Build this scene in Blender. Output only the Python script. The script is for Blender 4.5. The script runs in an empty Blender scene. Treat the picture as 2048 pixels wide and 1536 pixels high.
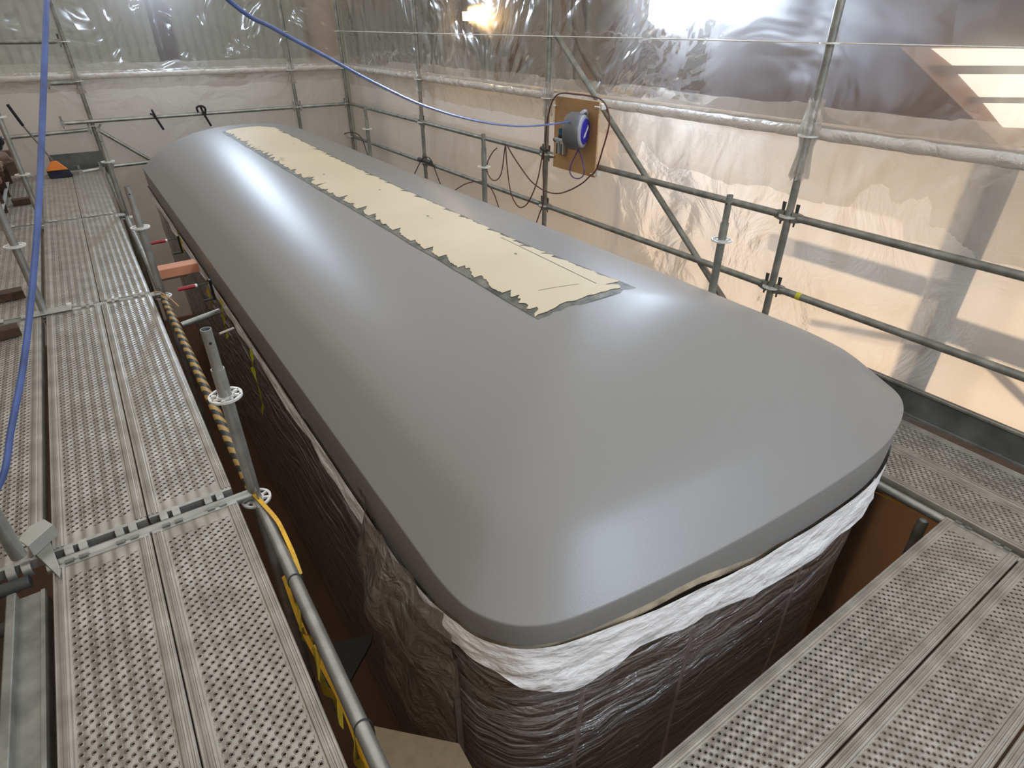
import bpy, math, random
from mathutils import Vector, Matrix, noise
random.seed(7)
C = bpy.context.scene.collection
PI = math.pi
H = 1.68
F = 1183.28
RW = Matrix(((0.8257925649827832, -0.29369736306937055, 0.4814649504847205),
             (-0.5639738375551603, -0.4294563707649467, 0.7053373208350079),
             (-0.0003875209179636371, -0.8539959511235983, -0.5202795068922463)))

def ray(u, v): return RW @ Vector((u - 1024, v - 768, F))
def on(ax, val, u, v):
    r = ray(u, v); o = Vector((0, 0, H)); i = 'xyz'.index(ax)
    return o + r * ((val - o[i]) / r[i])

# ---------------------------------------------------------------- materials
def mat(name, col=(.5, .5, .5), rough=.5, metal=0., spec=.5, bump=None, var=None):
    m = bpy.data.materials.new(name); m.use_nodes = True
    nt = m.node_tree; b = nt.nodes['Principled BSDF']
    b.inputs['Base Color'].default_value = (*col, 1)
    b.inputs['Roughness'].default_value = rough
    b.inputs['Metallic'].default_value = metal
    b.inputs['Specular IOR Level'].default_value = spec
    tc = nt.nodes.new('ShaderNodeTexCoord')
    if var:
        n = nt.nodes.new('ShaderNodeTexNoise'); n.inputs['Scale'].default_value = var[0]; n.inputs['Detail'].default_value = 6
        nt.links.new(tc.outputs['Object'], n.inputs['Vector'])
        r = nt.nodes.new('ShaderNodeValToRGB')
        r.color_ramp.elements[0].position = .3; r.color_ramp.elements[1].position = .7
        r.color_ramp.elements[0].color = (*[c * (1 - var[1]) for c in col], 1)
        r.color_ramp.elements[1].color = (*[min(1, c * (1 + var[1])) for c in col], 1)
        nt.links.new(n.outputs['Fac'], r.inputs['Fac']); nt.links.new(r.outputs['Color'], b.inputs['Base Color'])
    if bump:
        n = nt.nodes.new('ShaderNodeTexNoise'); n.inputs['Scale'].default_value = bump[0]; n.inputs['Detail'].default_value = 4
        if len(bump) > 2:
            mp = nt.nodes.new('ShaderNodeMapping'); mp.inputs['Scale'].default_value = bump[2]
            nt.links.new(tc.outputs['Object'], mp.inputs['Vector']); nt.links.new(mp.outputs['Vector'], n.inputs['Vector'])
        else: nt.links.new(tc.outputs['Object'], n.inputs['Vector'])
        bp = nt.nodes.new('ShaderNodeBump'); bp.inputs['Strength'].default_value = 1; bp.inputs['Distance'].default_value = bump[1]
        nt.links.new(n.outputs['Fac'], bp.inputs['Height']); nt.links.new(bp.outputs['Normal'], b.inputs['Normal'])
    return m

def math_node(nt, op, a, b=None, c=None):
    n = nt.nodes.new('ShaderNodeMath'); n.operation = op
    for i, v in enumerate((a, b, c)):
        if v is None: continue
        if isinstance(v, (int, float)): n.inputs[i].default_value = v
        else: nt.links.new(v, n.inputs[i])
    return n.outputs[0]

GALV = mat('galvanised_tube', (.36, .36, .33), .38, .75, .5, bump=(60, .0006), var=(9, .25))
GALVD = mat('dull_galvanised', (.24, .24, .21), .5, .6, .5, bump=(50, .0006), var=(12, .3))
GALVB = mat('bright_zinc', (.72, .71, .66), .45, .35, .6, var=(30, .12))
STEELDK = mat('dark_steel', (.075, .075, .07), .6, .3, .4, var=(8, .3), bump=(30, .001))
BLACK = mat('black_plastic', (.012, .012, .014), .5)
TOE = mat('toe_board_steel', (.12, .125, .115), .62, .3, .4, var=(6, .35), bump=(120, .0006))
RUST = mat('brown_hose_rubber', (.09, .022, .012), .42)
BLUEH = mat('blue_hose', (.06, .095, .24), .34, var=(14, .4))
BLUED = mat('blue_reel_disc', (.025, .02, .32), .35)
REELG = mat('grey_reel_shell', (.10, .10, .105), .38)
REELL = mat('light_grey_trim', (.34, .34, .37), .3)
PLY = mat('plywood_face', (.36, .20, .075), .6, var=(3, .25))
PLYE = mat('plywood_edge', (.62, .42, .22), .6, var=(40, .2))
TIMB = mat('fresh_timber', (.62, .27, .15), .65, var=(7, .12))
TIMBD = mat('dark_timber', (.055, .027, .013), .75, var=(20, .4))
TIMBR = mat('reddish_timber', (.17, .07, .038), .75, var=(14, .4), bump=(20, .004))
SACK = mat('brown_paper', (.14, .09, .065), .8, var=(10, .3), bump=(12, .02))
BAG = mat('black_bin_bag', (.006, .006, .008), .3, bump=(9, .05))
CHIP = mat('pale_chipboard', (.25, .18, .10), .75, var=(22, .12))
ORANGE = mat('orange_plastic', (.85, .24, .02), .45)
BRISTLE = mat('dark_bristle', (.004, .006, .016), .9)
REDP = mat('red_clamp_handle', (.33, .012, .02), .4)
WHITEP = mat('white_plastic', (.85, .83, .78), .4)
TEAL = mat('teal_knob', (.01, .10, .16), .35)
ALU = mat('pale_aluminium', (.42, .42, .38), .4, .6)
YEL = mat('yellow_tape', (.52, .36, .02), .5, var=(6, .35))
YELS = mat('yellow_strap', (.75, .42, .03), .5, var=(30, .2))
YELG = mat('lime_tape', (.5, .48, .03), .5)
CONC = mat('brown_floor', (.15, .08, .045), .85, var=(1.2, .2))
MASK = mat('white_masking_paper', (.93, .92, .90), .36, bump=(7, .03, (1, 1, 2.2)))
DKCOL = mat('dark_column_paint', (.055, .035, .028), .6)
LTCOL = mat('beige_column_paint', (.30, .24, .19), .7)
CLAD = mat('brown_cladding', (.13, .075, .05), .6, var=(.6, .3))
BODY = mat('brown_body_side', (.19, .14, .105), .7, var=(2, .25))
CREAM = None

# hazard striped ledger tape: yellow and black bands wound on the tube
def hazard():
    m = mat('hazard_tape', (.5, .35, .1), .5); nt = m.node_tree; b = nt.nodes['Principled BSDF']
    tc = nt.nodes.new('ShaderNodeTexCoord'); s = nt.nodes.new('ShaderNodeSeparateXYZ'); nt.links.new(tc.outputs['Object'], s.inputs[0])
    ang = math_node(nt, 'MULTIPLY', s.outputs['X'], 2.0)
    w = math_node(nt, 'FRACT', math_node(nt, 'MULTIPLY', math_node(nt, 'ADD', s.outputs['Y'], ang), 9.0))
    st = math_node(nt, 'GREATER_THAN', w, .5)
    mx = nt.nodes.new('ShaderNodeMix'); mx.data_type = 'RGBA'
    nt.links.new(st, mx.inputs['Factor'])
    mx.inputs['A'].default_value = (.42, .27, .08, 1); mx.inputs['B'].default_value = (.035, .035, .028, 1)
    nt.links.new(mx.outputs['Result'], b.inputs['Base Color']); return m
HAZ = hazard()

# perforated anti-slip plank steel: staggered raised nipples, each with a hole through the sheet
def plank_mat():
    m = bpy.data.materials.new('perforated_plank'); m.use_nodes = True; nt = m.node_tree
    b = nt.nodes['Principled BSDF']; out = nt.nodes['Material Output']
    tc = nt.nodes.new('ShaderNodeTexCoord'); s = nt.nodes.new('ShaderNodeSeparateXYZ'); nt.links.new(tc.outputs['Object'], s.inputs[0])
    X, Y, Z = s.outputs
    px, py = .0147, .034
    u = math_node(nt, 'DIVIDE', X, px); i = math_node(nt, 'ROUND', u)
    du = math_node(nt, 'MULTIPLY', math_node(nt, 'SUBTRACT', u, i), px)
    w = math_node(nt, 'SUBTRACT', math_node(nt, 'DIVIDE', Y, py), math_node(nt, 'MULTIPLY', i, 1 / 3))
    dv = math_node(nt, 'MULTIPLY', math_node(nt, 'SUBTRACT', w, math_node(nt, 'ROUND', w)), py)
    d = math_node(nt, 'SQRT', math_node(nt, 'ADD', math_node(nt, 'MULTIPLY', du, du), math_node(nt, 'MULTIPLY', dv, dv)))
    ok = math_node(nt, 'MULTIPLY', math_node(nt, 'LESS_THAN', math_node(nt, 'ABSOLUTE', X), .112),
                   math_node(nt, 'MULTIPLY', math_node(nt, 'LESS_THAN', math_node(nt, 'ABSOLUTE', Y), 1.20), math_node(nt, 'GREATER_THAN', Z, -.012)))
    hole = math_node(nt, 'MULTIPLY', math_node(nt, 'LESS_THAN', d, .0044), ok)
    # nipple height: smooth cone towards the rim of the hole
    mr = nt.nodes.new('ShaderNodeMapRange'); mr.interpolation_type = 'SMOOTHSTEP'
    nt.links.new(d, mr.inputs['Value'])
    mr.inputs['From Min'].default_value = .0088; mr.inputs['From Max'].default_value = .0046
    mr.inputs['To Min'].default_value = 0; mr.inputs['To Max'].default_value = 1
    # every fourth column rides on a low lengthwise ridge
    n = nt.nodes.new('ShaderNodeTexNoise'); n.inputs['Scale'].default_value = 7; n.inputs['Detail'].default_value = 5
    nt.links.new(tc.outputs['Object'], n.inputs['Vector'])
    ridge = math_node(nt, 'MULTIPLY', math_node(nt, 'COSINE', math_node(nt, 'MULTIPLY', X, 2 * PI / .044)), .35)
    hgt = math_node(nt, 'ADD', math_node(nt, 'MULTIPLY', math_node(nt, 'MULTIPLY', mr.outputs[0], ok), 1.0), ridge)
    bp = nt.nodes.new('ShaderNodeBump'); bp.inputs['Distance'].default_value = .0055; bp.inputs['Strength'].default_value = 1
    nt.links.new(hgt, bp.inputs['Height']); nt.links.new(bp.outputs['Normal'], b.inputs['Normal'])
    r = nt.nodes.new('ShaderNodeValToRGB'); nt.links.new(n.outputs['Fac'], r.inputs['Fac'])
    r.color_ramp.elements[0].position = .3; r.color_ramp.elements[1].position = .72
    r.color_ramp.elements[0].color = (.27, .245, .205, 1); r.color_ramp.elements[1].color = (.46, .43, .375, 1)
    # colour turns lighter towards the nipple tops
    mx = nt.nodes.new('ShaderNodeMix'); mx.data_type = 'RGBA'
    nt.links.new(math_node(nt, 'MULTIPLY', math_node(nt, 'MULTIPLY', mr.outputs[0], ok), .35), mx.inputs['Factor'])
    nt.links.new(r.outputs['Color'], mx.inputs['A']); mx.inputs['B'].default_value = (.60, .58, .54, 1)
    nt.links.new(mx.outputs['Result'], b.inputs['Base Color'])
    b.inputs['Metallic'].default_value = .45; b.inputs['Roughness'].default_value = .38
    tr = nt.nodes.new('ShaderNodeBsdfTransparent'); ms = nt.nodes.new('ShaderNodeMixShader')
    nt.links.new(hole, ms.inputs[0]); nt.links.new(b.outputs[0], ms.inputs[1]); nt.links.new(tr.outputs[0], ms.inputs[2])
    nt.links.new(ms.outputs[0], out.inputs['Surface']); return m
PLANK = plank_mat()

def roof_paint():
    m = mat('grey_roof_primer', (.228, .221, .209), .39, 0, .55, bump=(160, .00035))
    nt = m.node_tree; b = nt.nodes['Principled BSDF']
    b.inputs['Coat Weight'].default_value = 0; b.inputs['Coat Roughness'].default_value = .22
    return m
PAINT = roof_paint()

def cream():
    m = mat('bare_cream_filler', (.60, .52, .37), .62, 0, .3, var=(1.6, .05), bump=(18, .0006))
    nt = m.node_tree; b = nt.nodes['Principled BSDF']
    base = b.inputs['Base Color'].links[0].from_socket
    tc = nt.nodes.new('ShaderNodeTexCoord')
    n = nt.nodes.new('ShaderNodeTexNoise'); n.inputs['Scale'].default_value = 9; n.inputs['Detail'].default_value = 8
    mp = nt.nodes.new('ShaderNodeMapping'); mp.inputs['Scale'].default_value = (1, .25, 1)
    nt.links.new(tc.outputs['Object'], mp.inputs[0]); nt.links.new(mp.outputs[0], n.inputs['Vector'])
    r = nt.nodes.new('ShaderNodeValToRGB'); nt.links.new(n.outputs['Fac'], r.inputs['Fac'])
    r.color_ramp.elements[0].position = .24; r.color_ramp.elements[0].color = (.55, .55, .5, 1)
    r.color_ramp.elements[1].position = .32; r.color_ramp.elements[1].color = (1, 1, 1, 1)
    mx = nt.nodes.new('ShaderNodeMix'); mx.data_type = 'RGBA'; mx.blend_type = 'MULTIPLY'; mx.inputs['Factor'].default_value = .7
    nt.links.new(base, mx.inputs['A']); nt.links.new(r.outputs['Color'], mx.inputs['B']); nt.links.new(mx.outputs['Result'], b.inputs['Base Color'])
    return m
CREAM = cream()
EDGE = mat('smeared_grey_edge', (.115, .115, .09), .55, var=(16, .65), bump=(40, .002))

def film(name, clear, haze, gloss_r, haze_col, bscale, bdist, aniso=(1, 1, 1), blur=0., det=6):
    """thin plastic film: see-through, hazy (diffuse + translucent) and glossy, with creases"""
    m = bpy.data.materials.new(name); m.use_nodes = True; nt = m.node_tree
    for n in list(nt.nodes):
        if n.type != 'OUTPUT_MATERIAL': nt.nodes.remove(n)
    out = nt.nodes['Material Output']
    tc = nt.nodes.new('ShaderNodeTexCoord'); mp = nt.nodes.new('ShaderNodeMapping'); mp.inputs['Scale'].default_value = aniso
    nt.links.new(tc.outputs['Object'], mp.inputs[0])
    n1 = nt.nodes.new('ShaderNodeTexNoise'); n1.inputs['Scale'].default_value = bscale; n1.inputs['Detail'].default_value = det
    n1.inputs['Distortion'].default_value = 1.2; n1.inputs['Roughness'].default_value = .55
    nt.links.new(mp.outputs[0], n1.inputs['Vector'])
    v = nt.nodes.new('ShaderNodeTexVoronoi'); v.feature = 'DISTANCE_TO_EDGE'; v.inputs['Scale'].default_value = bscale * .7
    nt.links.new(mp.outputs[0], v.inputs['Vector'])
    h = math_node(nt, 'ADD', n1.outputs['Fac'], math_node(nt, 'MULTIPLY', math_node(nt, 'MINIMUM', v.outputs['Distance'], .12), 1.2))
    bp = nt.nodes.new('ShaderNodeBump'); bp.inputs['Distance'].default_value = bdist; nt.links.new(h, bp.inputs['Height'])
    tr = nt.nodes.new('ShaderNodeBsdfTransparent')
    df = nt.nodes.new('ShaderNodeBsdfDiffuse'); df.inputs[0].default_value = (*haze_col, 1); nt.links.new(bp.outputs[0], df.inputs['Normal'])
    tl = nt.nodes.new('ShaderNodeBsdfTranslucent'); tl.inputs[0].default_value = (*haze_col, 1); nt.links.new(bp.outputs[0], tl.inputs['Normal'])
    gl = nt.nodes.new('ShaderNodeBsdfGlossy'); gl.inputs['Roughness'].default_value = gloss_r; nt.links.new(bp.outputs[0], gl.inputs['Normal'])
    m1 = nt.nodes.new('ShaderNodeMixShader'); m1.inputs[0].default_value = .5
    nt.links.new(df.outputs[0], m1.inputs[1]); nt.links.new(tl.outputs[0], m1.inputs[2])
    m2 = nt.nodes.new('ShaderNodeMixShader'); m2.inputs[0].default_value = haze
    rf = nt.nodes.new('ShaderNodeBsdfRefraction'); rf.inputs['IOR'].default_value = 1.12; rf.inputs['Roughness'].default_value = .62
    nt.links.new(bp.outputs[0], rf.inputs['Normal'])
    m0 = nt.nodes.new('ShaderNodeMixShader'); m0.inputs[0].default_value = blur
    nt.links.new(tr.outputs[0], m0.inputs[1]); nt.links.new(rf.outputs[0], m0.inputs[2])
    nt.links.new(m0.outputs[0], m2.inputs[1]); nt.links.new(m1.outputs[0], m2.inputs[2])
    fr = nt.nodes.new('ShaderNodeFresnel'); fr.inputs['IOR'].default_value = 1.45; nt.links.new(bp.outputs[0], fr.inputs['Normal'])
    m3 = nt.nodes.new('ShaderNodeMixShader')
    nt.links.new(math_node(nt, 'MINIMUM', math_node(nt, 'MULTIPLY', fr.outputs[0], clear), .6), m3.inputs[0])
    nt.links.new(m2.outputs[0], m3.inputs[1]); nt.links.new(gl.outputs[0], m3.inputs[2])
    nt.links.new(m3.outputs[0], out.inputs['Surface']); return m
CLEARF = film('clear_polythene_film', 1.5, .17, .12, (.40, .37, .35), 1.0, .085, blur=.4, det=3)
WRAPF = film('clear_shrink_wrap', 4.5, .38, .14, (.50, .45, .40), 3.0, .11, (.8, .8, 3.4))
FLAPF = film('milky_overlap_film', 1.0, .42, .3, (.72, .68, .60), 5, .03)

def white_sheet():
    m = film('white_scaffold_sheeting', .7, 1.0, .34, (.90, .85, .78), 1.6, .03)
    return m
SHEET = white_sheet()
SHEETB = film('white_beam_wrapping', 1.2, 1.0, .22, (.86, .82, .76), 5, .05)

def corrugated():
    m = mat('ribbed_green_grey_cladding', (.46, .49, .43), .6)
    nt = m.node_tree; b = nt.nodes['Principled BSDF']
    tc = nt.nodes.new('ShaderNodeTexCoord'); s = nt.nodes.new('ShaderNodeSeparateXYZ'); nt.links.new(tc.outputs['Object'], s.inputs[0])
    h = math_node(nt, 'SINE', math_node(nt, 'MULTIPLY', s.outputs['X'], 2 * PI / .16))
    bp = nt.nodes.new('ShaderNodeBump'); bp.inputs['Distance'].default_value = .02; nt.links.new(h, bp.inputs['Height'])
    nt.links.new(bp.outputs[0], b.inputs['Normal']); return m
CORR = corrugated()

def emit(name, col, st):
    m = bpy.data.materials.new(name); m.use_nodes = True; nt = m.node_tree
    e = nt.nodes.new('ShaderNodeEmission'); e.inputs[0].default_value = (*col, 1); e.inputs[1].default_value = st
    nt.links.new(e.outputs[0], nt.nodes['Material Output'].inputs['Surface']); return m

# ---------------------------------------------------------------- mesh helpers
class MB:
    def __init__(s): s.v = []; s.f = []; s.m = []
    def add(s, vs, fs, mi=0):
        o = len(s.v); s.v += [tuple(v) for v in vs]; s.f += [tuple(i + o for i in f) for f in fs]; s.m += [mi] * len(fs)
        return s
    def box(s, c, d, rot=None, mi=0):
        hx, hy, hz = d[0] / 2, d[1] / 2, d[2] / 2; vs = []
        for x, y, z in ((-1, -1, -1), (1, -1, -1), (1, 1, -1), (-1, 1, -1), (-1, -1, 1), (1, -1, 1), (1, 1, 1), (-1, 1, 1)):
            p = Vector((x * hx, y * hy, z * hz))
            if rot is not None: p = rot @ p
            vs.append(p + Vector(c))
        return s.add(vs, [(0, 3, 2, 1), (4, 5, 6, 7), (0, 1, 5, 4), (1, 2, 6, 5), (2, 3, 7, 6), (3, 0, 4, 7)], mi)
    def tube(s, pts, r, n=12, caps=True, mi=0, hollow=False):
        pts = [Vector(p) for p in pts]; L = len(pts); rs = r if isinstance(r, (list, tuple)) else [r] * L
        rings = []; prev = None
        for i, p in enumerate(pts):
            t = (pts[min(i + 1, L - 1)] - pts[max(i - 1, 0)]).normalized()
            if prev is None:
                a = Vector((0, 0, 1)) if abs(t.z) < .9 else Vector((1, 0, 0))
                u = t.cross(a).normalized()
            else:
                u = (prev - t * prev.dot(t)).normalized()
            w = t.cross(u); prev = u
            rings.append([p + (u * math.cos(2 * PI * k / n) + w * math.sin(2 * PI * k / n)) * rs[i] for k in range(n)])
        vs = [q for rg in rings for q in rg]; fs = []
        for i in range(L - 1):
            for k in range(n):
                a, b = i * n + k, i * n + (k + 1) % n
                fs.append((a, b, b + n, a + n))
        if caps: fs += [tuple(range(n - 1, -1, -1)), tuple(range((L - 1) * n, L * n))]
        return s.add(vs, fs, mi)
    def pipe(s, a, b, ro, ri, n=20, mi=0):
        """open ended hollow tube"""
        a = Vector(a); b = Vector(b); t = (b - a).normalized(); q = Vector((0, 0, 1)) if abs(t.z) < .9 else Vector((1, 0, 0))
        u = t.cross(q).normalized(); w = t.cross(u); vs = []
        for p, r in ((a, ro), (b, ro), (b, ri), (a, ri)):
            vs += [p + (u * math.cos(2 * PI * k / n) + w * math.sin(2 * PI * k / n)) * r for k in range(n)]
        fs = []
        for j in range(4):
            for k in range(n):
                A = j * n; B = ((j + 1) % 4) * n
                fs.append((A + k, A + (k + 1) % n, B + (k + 1) % n, B + k))
        return s.add(vs, fs, mi)
    def ribbon(s, pts, wv, th=.0006, mi=0):
        """flat strap along pts, wv = width vector per point or one"""
        vs = []; L = len(pts)
        for i, p in enumerate(pts):
            w = Vector(wv[i]) if isinstance(wv, list) else Vector(wv); p = Vector(p)
            nrm = Vector((0, 0, th))
            vs += [p - w / 2 - nrm, p + w / 2 - nrm, p + w / 2 + nrm, p - w / 2 + nrm]
        fs = []
        for i in range(L - 1):
            for k in range(4): fs.append((i * 4 + k, i * 4 + (k + 1) % 4, i * 4 + 4 + (k + 1) % 4, i * 4 + 4 + k))
        fs += [(3, 2, 1, 0), tuple(range((L - 1) * 4, L * 4))]
        return s.add(vs, fs, mi)
    def build(s, name, mats, parent=None, smooth=35, bevel=0):
        me = bpy.data.meshes.new(name); me.from_pydata(s.v, [], s.f); me.update()
        for m in (mats if isinstance(mats, list) else [mats]): me.materials.append(m)
        me.polygons.foreach_set('material_index', s.m)
        if smooth:
            me.polygons.foreach_set('use_smooth', [True] * len(me.polygons))
            me.set_sharp_from_angle(angle=math.radians(smooth))
        o = bpy.data.objects.new(name, me); C.objects.link(o)
        if parent: o.parent = parent
        if bevel:
            b = o.modifiers.new('bev', 'BEVEL'); b.width = bevel; b.segments = 2; b.limit_method = 'ANGLE'
        return o

def tag(o, label, cat, group=None, kind=None):
    if label: o['label'] = label
    if cat: o['category'] = cat
    if group: o['group'] = group
    if kind: o['kind'] = kind
    return o
def thing(name, loc, label, cat, group=None, rz=0):
    o = bpy.data.objects.new(name, None); o.empty_display_size = .05; C.objects.link(o)
    o.location = loc; o.rotation_euler = (0, 0, rz); return tag(o, label, cat, group)
def copy_tree(o, parent=None):
    c = o.copy(); C.objects.link(c)
    if parent: c.parent = parent
    for ch in list(o.children): copy_tree(ch, c)
    return c
def catmull(pts, n=8):
    pts = [Vector(p) for p in pts]; P = [pts[0] * 2 - pts[1]] + pts + [pts[-1] * 2 - pts[-2]]; out = []
    for i in range(1, len(P) - 2):
        for k in range(n):
            t = k / n; a, b, c, d = P[i - 1], P[i], P[i + 1], P[i + 2]
            out.append(.5 * ((2 * b) + (c - a) * t + (2 * a - 5 * b + 4 * c - d) * t * t + (3 * b - a - 3 * c + d) * t ** 3))
    out.append(pts[-1]); return out

# ================================================================ THE HALL (setting)
def struct(name, mb, m, smooth=0):
    o = mb.build(name, m, None, smooth); o['kind'] = 'structure'; return o
FL = -2.4
struct('floor', MB().box((2, 6, FL - .05), (24, 22, .1)), CONC)
struct('wall_back', MB().box((1, 14.0, .9), (22, .1, 6.5)), CORR)
struct('wall_right', MB().box((9.06, 5.0, .9), (.1, 20, 6.5)), CLAD)
struct('added_wall_left', MB().box((-1.62, 4.2, 0), (.04, 11.8, 4.8)), mat('added_wall_tan', (.34, .25, .18), .8, var=(2, .2)))  # added wall, tall enough to keep world light off left gap and rim
struct('added_wall_front', MB().box((3.6, -1.75, -.9), (10.6, .04, 3.0)), mat('added_wall_tan_front', (.30, .23, .17), .8))  # added unseen wall, stops world light getting in under the decks
# rooflight style window in the right wall: frame and three bright panes
def quad_prism(px, x, th):
    f = [on('x', x, u, v) for u, v in px]; n = len(f)
    return [tuple(p) for p in f] + [(p.x + th, p.y, p.z) for p in f], [tuple(range(n)), tuple(range(2 * n - 1, n - 1, -1))] + [(k, (k + 1) % n, n + (k + 1) % n, n + k) for k in range(n)]
fr = MB(); fr.add(*quad_prism([(1800, 94), (2300, 94), (2300, 300), (2010, 300)], 8.99, .02))
w = struct('window_1', fr, mat('peach_reveal', (.75, .50, .36), .7))
for i_, px_ in enumerate(([(1862, 97), (2300, 97), (2300, 132), (1905, 131)], [(1915, 148), (2300, 149), (2300, 197), (1958, 194)], [(1966, 206), (2300, 209), (2300, 262), (2005, 255)])):
    MB().add(*quad_prism(px_, 8.96, .02)).build('pane', emit('daylight_pane', (1, .94, .76), 1.7), w, 0)
fr = MB()
for px_ in ([(1855, 131), (2300, 132), (2300, 149), (1870, 148)], [(1930, 194), (2300, 197), (2300, 209), (1945, 206)]): fr.add(*quad_prism(px_, 8.95, .03))
fr.build('glazing_bar', LTCOL, w, 0)

# ================================================================ ENCLOSURE SHEETING
XS, YB = 3.86, 10.31
def sheet_grid(fn, nu, nv):
    mb = MB(); vs = [fn(i / nu, j / nv) for j in range(nv + 1) for i in range(nu + 1)]
    fs = [(j * (nu + 1) + i, j * (nu + 1) + i + 1, (j + 1) * (nu + 1) + i + 1, (j + 1) * (nu + 1) + i) for j in range(nv) for i in range(nu)]
    return mb.add(vs, fs)
def nz(a, b, c, s=1.): return noise.noise(Vector((a * s, b * s, c * s)))

def right_white(u, v):
    y = -2.2 + u * 12.5; z = -.62 + v * (1.10 + .62)
    bx = .018 * nz(y, z, 1, 1.3) + .006 * nz(y * 3, z, 5, 3)
    # vertical gathers hanging below the middle rail
    bx += .010 * math.sin(y * 46 + 3 * nz(y, z, 2)) * max(0, 1 - abs(z - .12) / .28) * max(0, 1 - abs(y - 1.35) / .8)
    return (XS + bx, y, z)
tag(MB().box((3.885, 4.0, (FL - .415) / 2), (.03, 12.4, -.415 - FL)).build('added_brown_sheeting', film('added_brown_sheet', .4, 1.0, .5, (.40, .31, .235), 1.2, .02), smooth=0), 'added brown sheeting below the right platform, standing in for the floor in the gap', 'sheeting')  # added translucent sheet: hides the bright sheeting, glows brown like the floor
tag(sheet_grid(right_white, 190, 60).build('plastic_sheeting', SHEET), 'white plastic sheeting along the right side of the scaffold, glowing peach from behind', 'sheeting')
def back_white(u, v):
    x = -4.0 + u * 7.82; z = FL + .02 + v * (1.10 - FL)
    return (x, YB + .02 * nz(x, z, 9, 1.4) + .006 * math.sin(x * 30 + 4 * nz(x, z, 3)) * max(0, 1 - abs(z - .25) / .4), z)
tag(sheet_grid(back_white, 110, 50).build('plastic_sheeting', film('dimmed_white_sheeting', .6, 1.0, .4, (.68, .62, .55), 1.6, .03)), 'white plastic sheeting closing the far end of the scaffold', 'sheeting')  # same sheeting as the right side, dimmer far light put into its colour

def right_clear(u, v):
    y = -2.2 + u * 12.5; z = 1.12 + v * 2.4
    return (XS + .02 + .045 * nz(y, z, 21, .9) + .012 * nz(y, z, 4, 4), y, z)
cf = tag(sheet_grid(right_clear, 190, 40).build('clear_film', CLEARF), 'clear crinkled plastic film above the right hand white sheeting, floodlights shining through', 'plastic film')
def back_clear(u, v):
    x = -4.0 + u * 7.84; z = 1.12 + v * 2.4
    return (x, YB + .02 + .045 * nz(x, z, 31, .9) + .012 * nz(x, z, 6, 4), z)
cb = tag(sheet_grid(back_clear, 120, 40).build('clear_film', CLEARF), 'clear plastic film above the far end sheeting, grey green cladding behind', 'plastic film')

# overlap flaps of milky film hanging over the top rail with ragged lower and upper edges
def flap(axis, a0, a1, nu, low, name='overlap_flap', off=0.):
    mb = MB(); vs = []; prof = []
    for i in range(nu + 1):
        a = a0 + (a1 - a0) * i / nu
        zl = low(a); zt = 1.235 + .012 * nz(a, 3, 1, 5) + (.015 if nz(a, 7, 2, 2.1) > .1 else 0)
        pts = [(.022, zt), (.015, 1.15), (-.035, 1.155), (-.062, 1.12), (-.064, 1.085), (-.045, 1.04), (-.018, 1.0), (-.008, (1.0 + zl) / 2), (-.006, zl)]
        for d, z in pts:
            d += .006 * nz(a, z, 11, 6)
            vs.append((XS + d + off, a, z) if axis == 'y' else (a, YB + d + off, z))
    m = len(pts); fs = [(i * m + j, (i + 1) * m + j, (i + 1) * m + j + 1, i * m + j + 1) for i in range(nu) for j in range(m - 1)]
    return mb.add(vs, fs)
def low_right(a):
    z = .86 + .03 * nz(a, 1, 1, 3) + .012 * nz(a, 2, 2, 13)
    if a < 3.75: z -= .17 * min(1, (3.75 - a) * 3)
    if a < 1.55: z -= .10
    if 3.75 < a < 4.0: z -= .14
    return z
flap('y', -2.2, 10.25, 420, low_right).build('overlap_flap', FLAPF, cf)
flap('x', -4.0, 3.82, 260, lambda a: .93 + .02 * nz(a, 1, 1, 3) + .01 * nz(a, 2, 2, 12)).build('overlap_flap', FLAPF, cb)
# opaque roll of film round the top rail
def wrap_roll(axis, a0, a1, nu):
    pts = []; rs = []
    for i in range(nu + 1):
        a = a0 + (a1 - a0) * i / nu
        p = (3.80 + .004 * nz(a, 0, 0, 7), a, 1.095 + .004 * nz(a, 4, 0, 6)) if axis == 'y' else (a, 10.25, 1.095 + .004 * nz(a, 4, 3, 6))
        pts.append(p); rs.append(.036 + .006 * nz(a, 1, 6, 9))
    return MB().tube(pts, rs, 12)
tag(wrap_roll('y', -2.1, 10.2, 300).build('wrapped_rail', SHEETB), 'horizontal scaffold rail wrapped in white film along the top of the right sheeting', 'wrapped rail')
tag(wrap_roll('x', -3.8, 3.72, 200).build('wrapped_rail', SHEETB), 'horizontal scaffold rail wrapped in white film along the top of the far sheeting', 'wrapped rail')
# bunched film tied round the posts
def bunch(x, y, z, s, label, seedv):
    mb = MB(); n = 26; rows = 12; vs = []
    for j in range(rows + 1):
        t = j / rows; zz = z + .17 * s - t * .42 * s
        rr = (.030 + .030 * math.exp(-((t - .35) / .16) ** 2) + .05 * max(0, .3 - t) + .045 * max(0, t - .55)) * (.75 + .25 * s)
        for k in range(n):
            a = 2 * PI * k / n
            q = rr * (1 + .28 * math.sin(k * 2.9 + seedv + j * .3) * (.3 + t)) + .004 * nz(a, t, seedv, 5)
            vs.append((x + q * math.cos(a), y + q * math.sin(a), zz + (.03 * nz(a, seedv, 1, 3) if j in (0, rows) else 0)))
    fs = [(j * n + k, j * n + (k + 1) % n, (j + 1) * n + (k + 1) % n, (j + 1) * n + k) for j in range(rows) for k in range(n)]
    tag(mb.add(vs, fs).build('film_bunch', FLAPF), label, 'plastic film')
bunch(3.755, 2.222, 1.10, 1.1, 'gathered plastic film tied round the nearest right hand post', 1)
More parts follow.
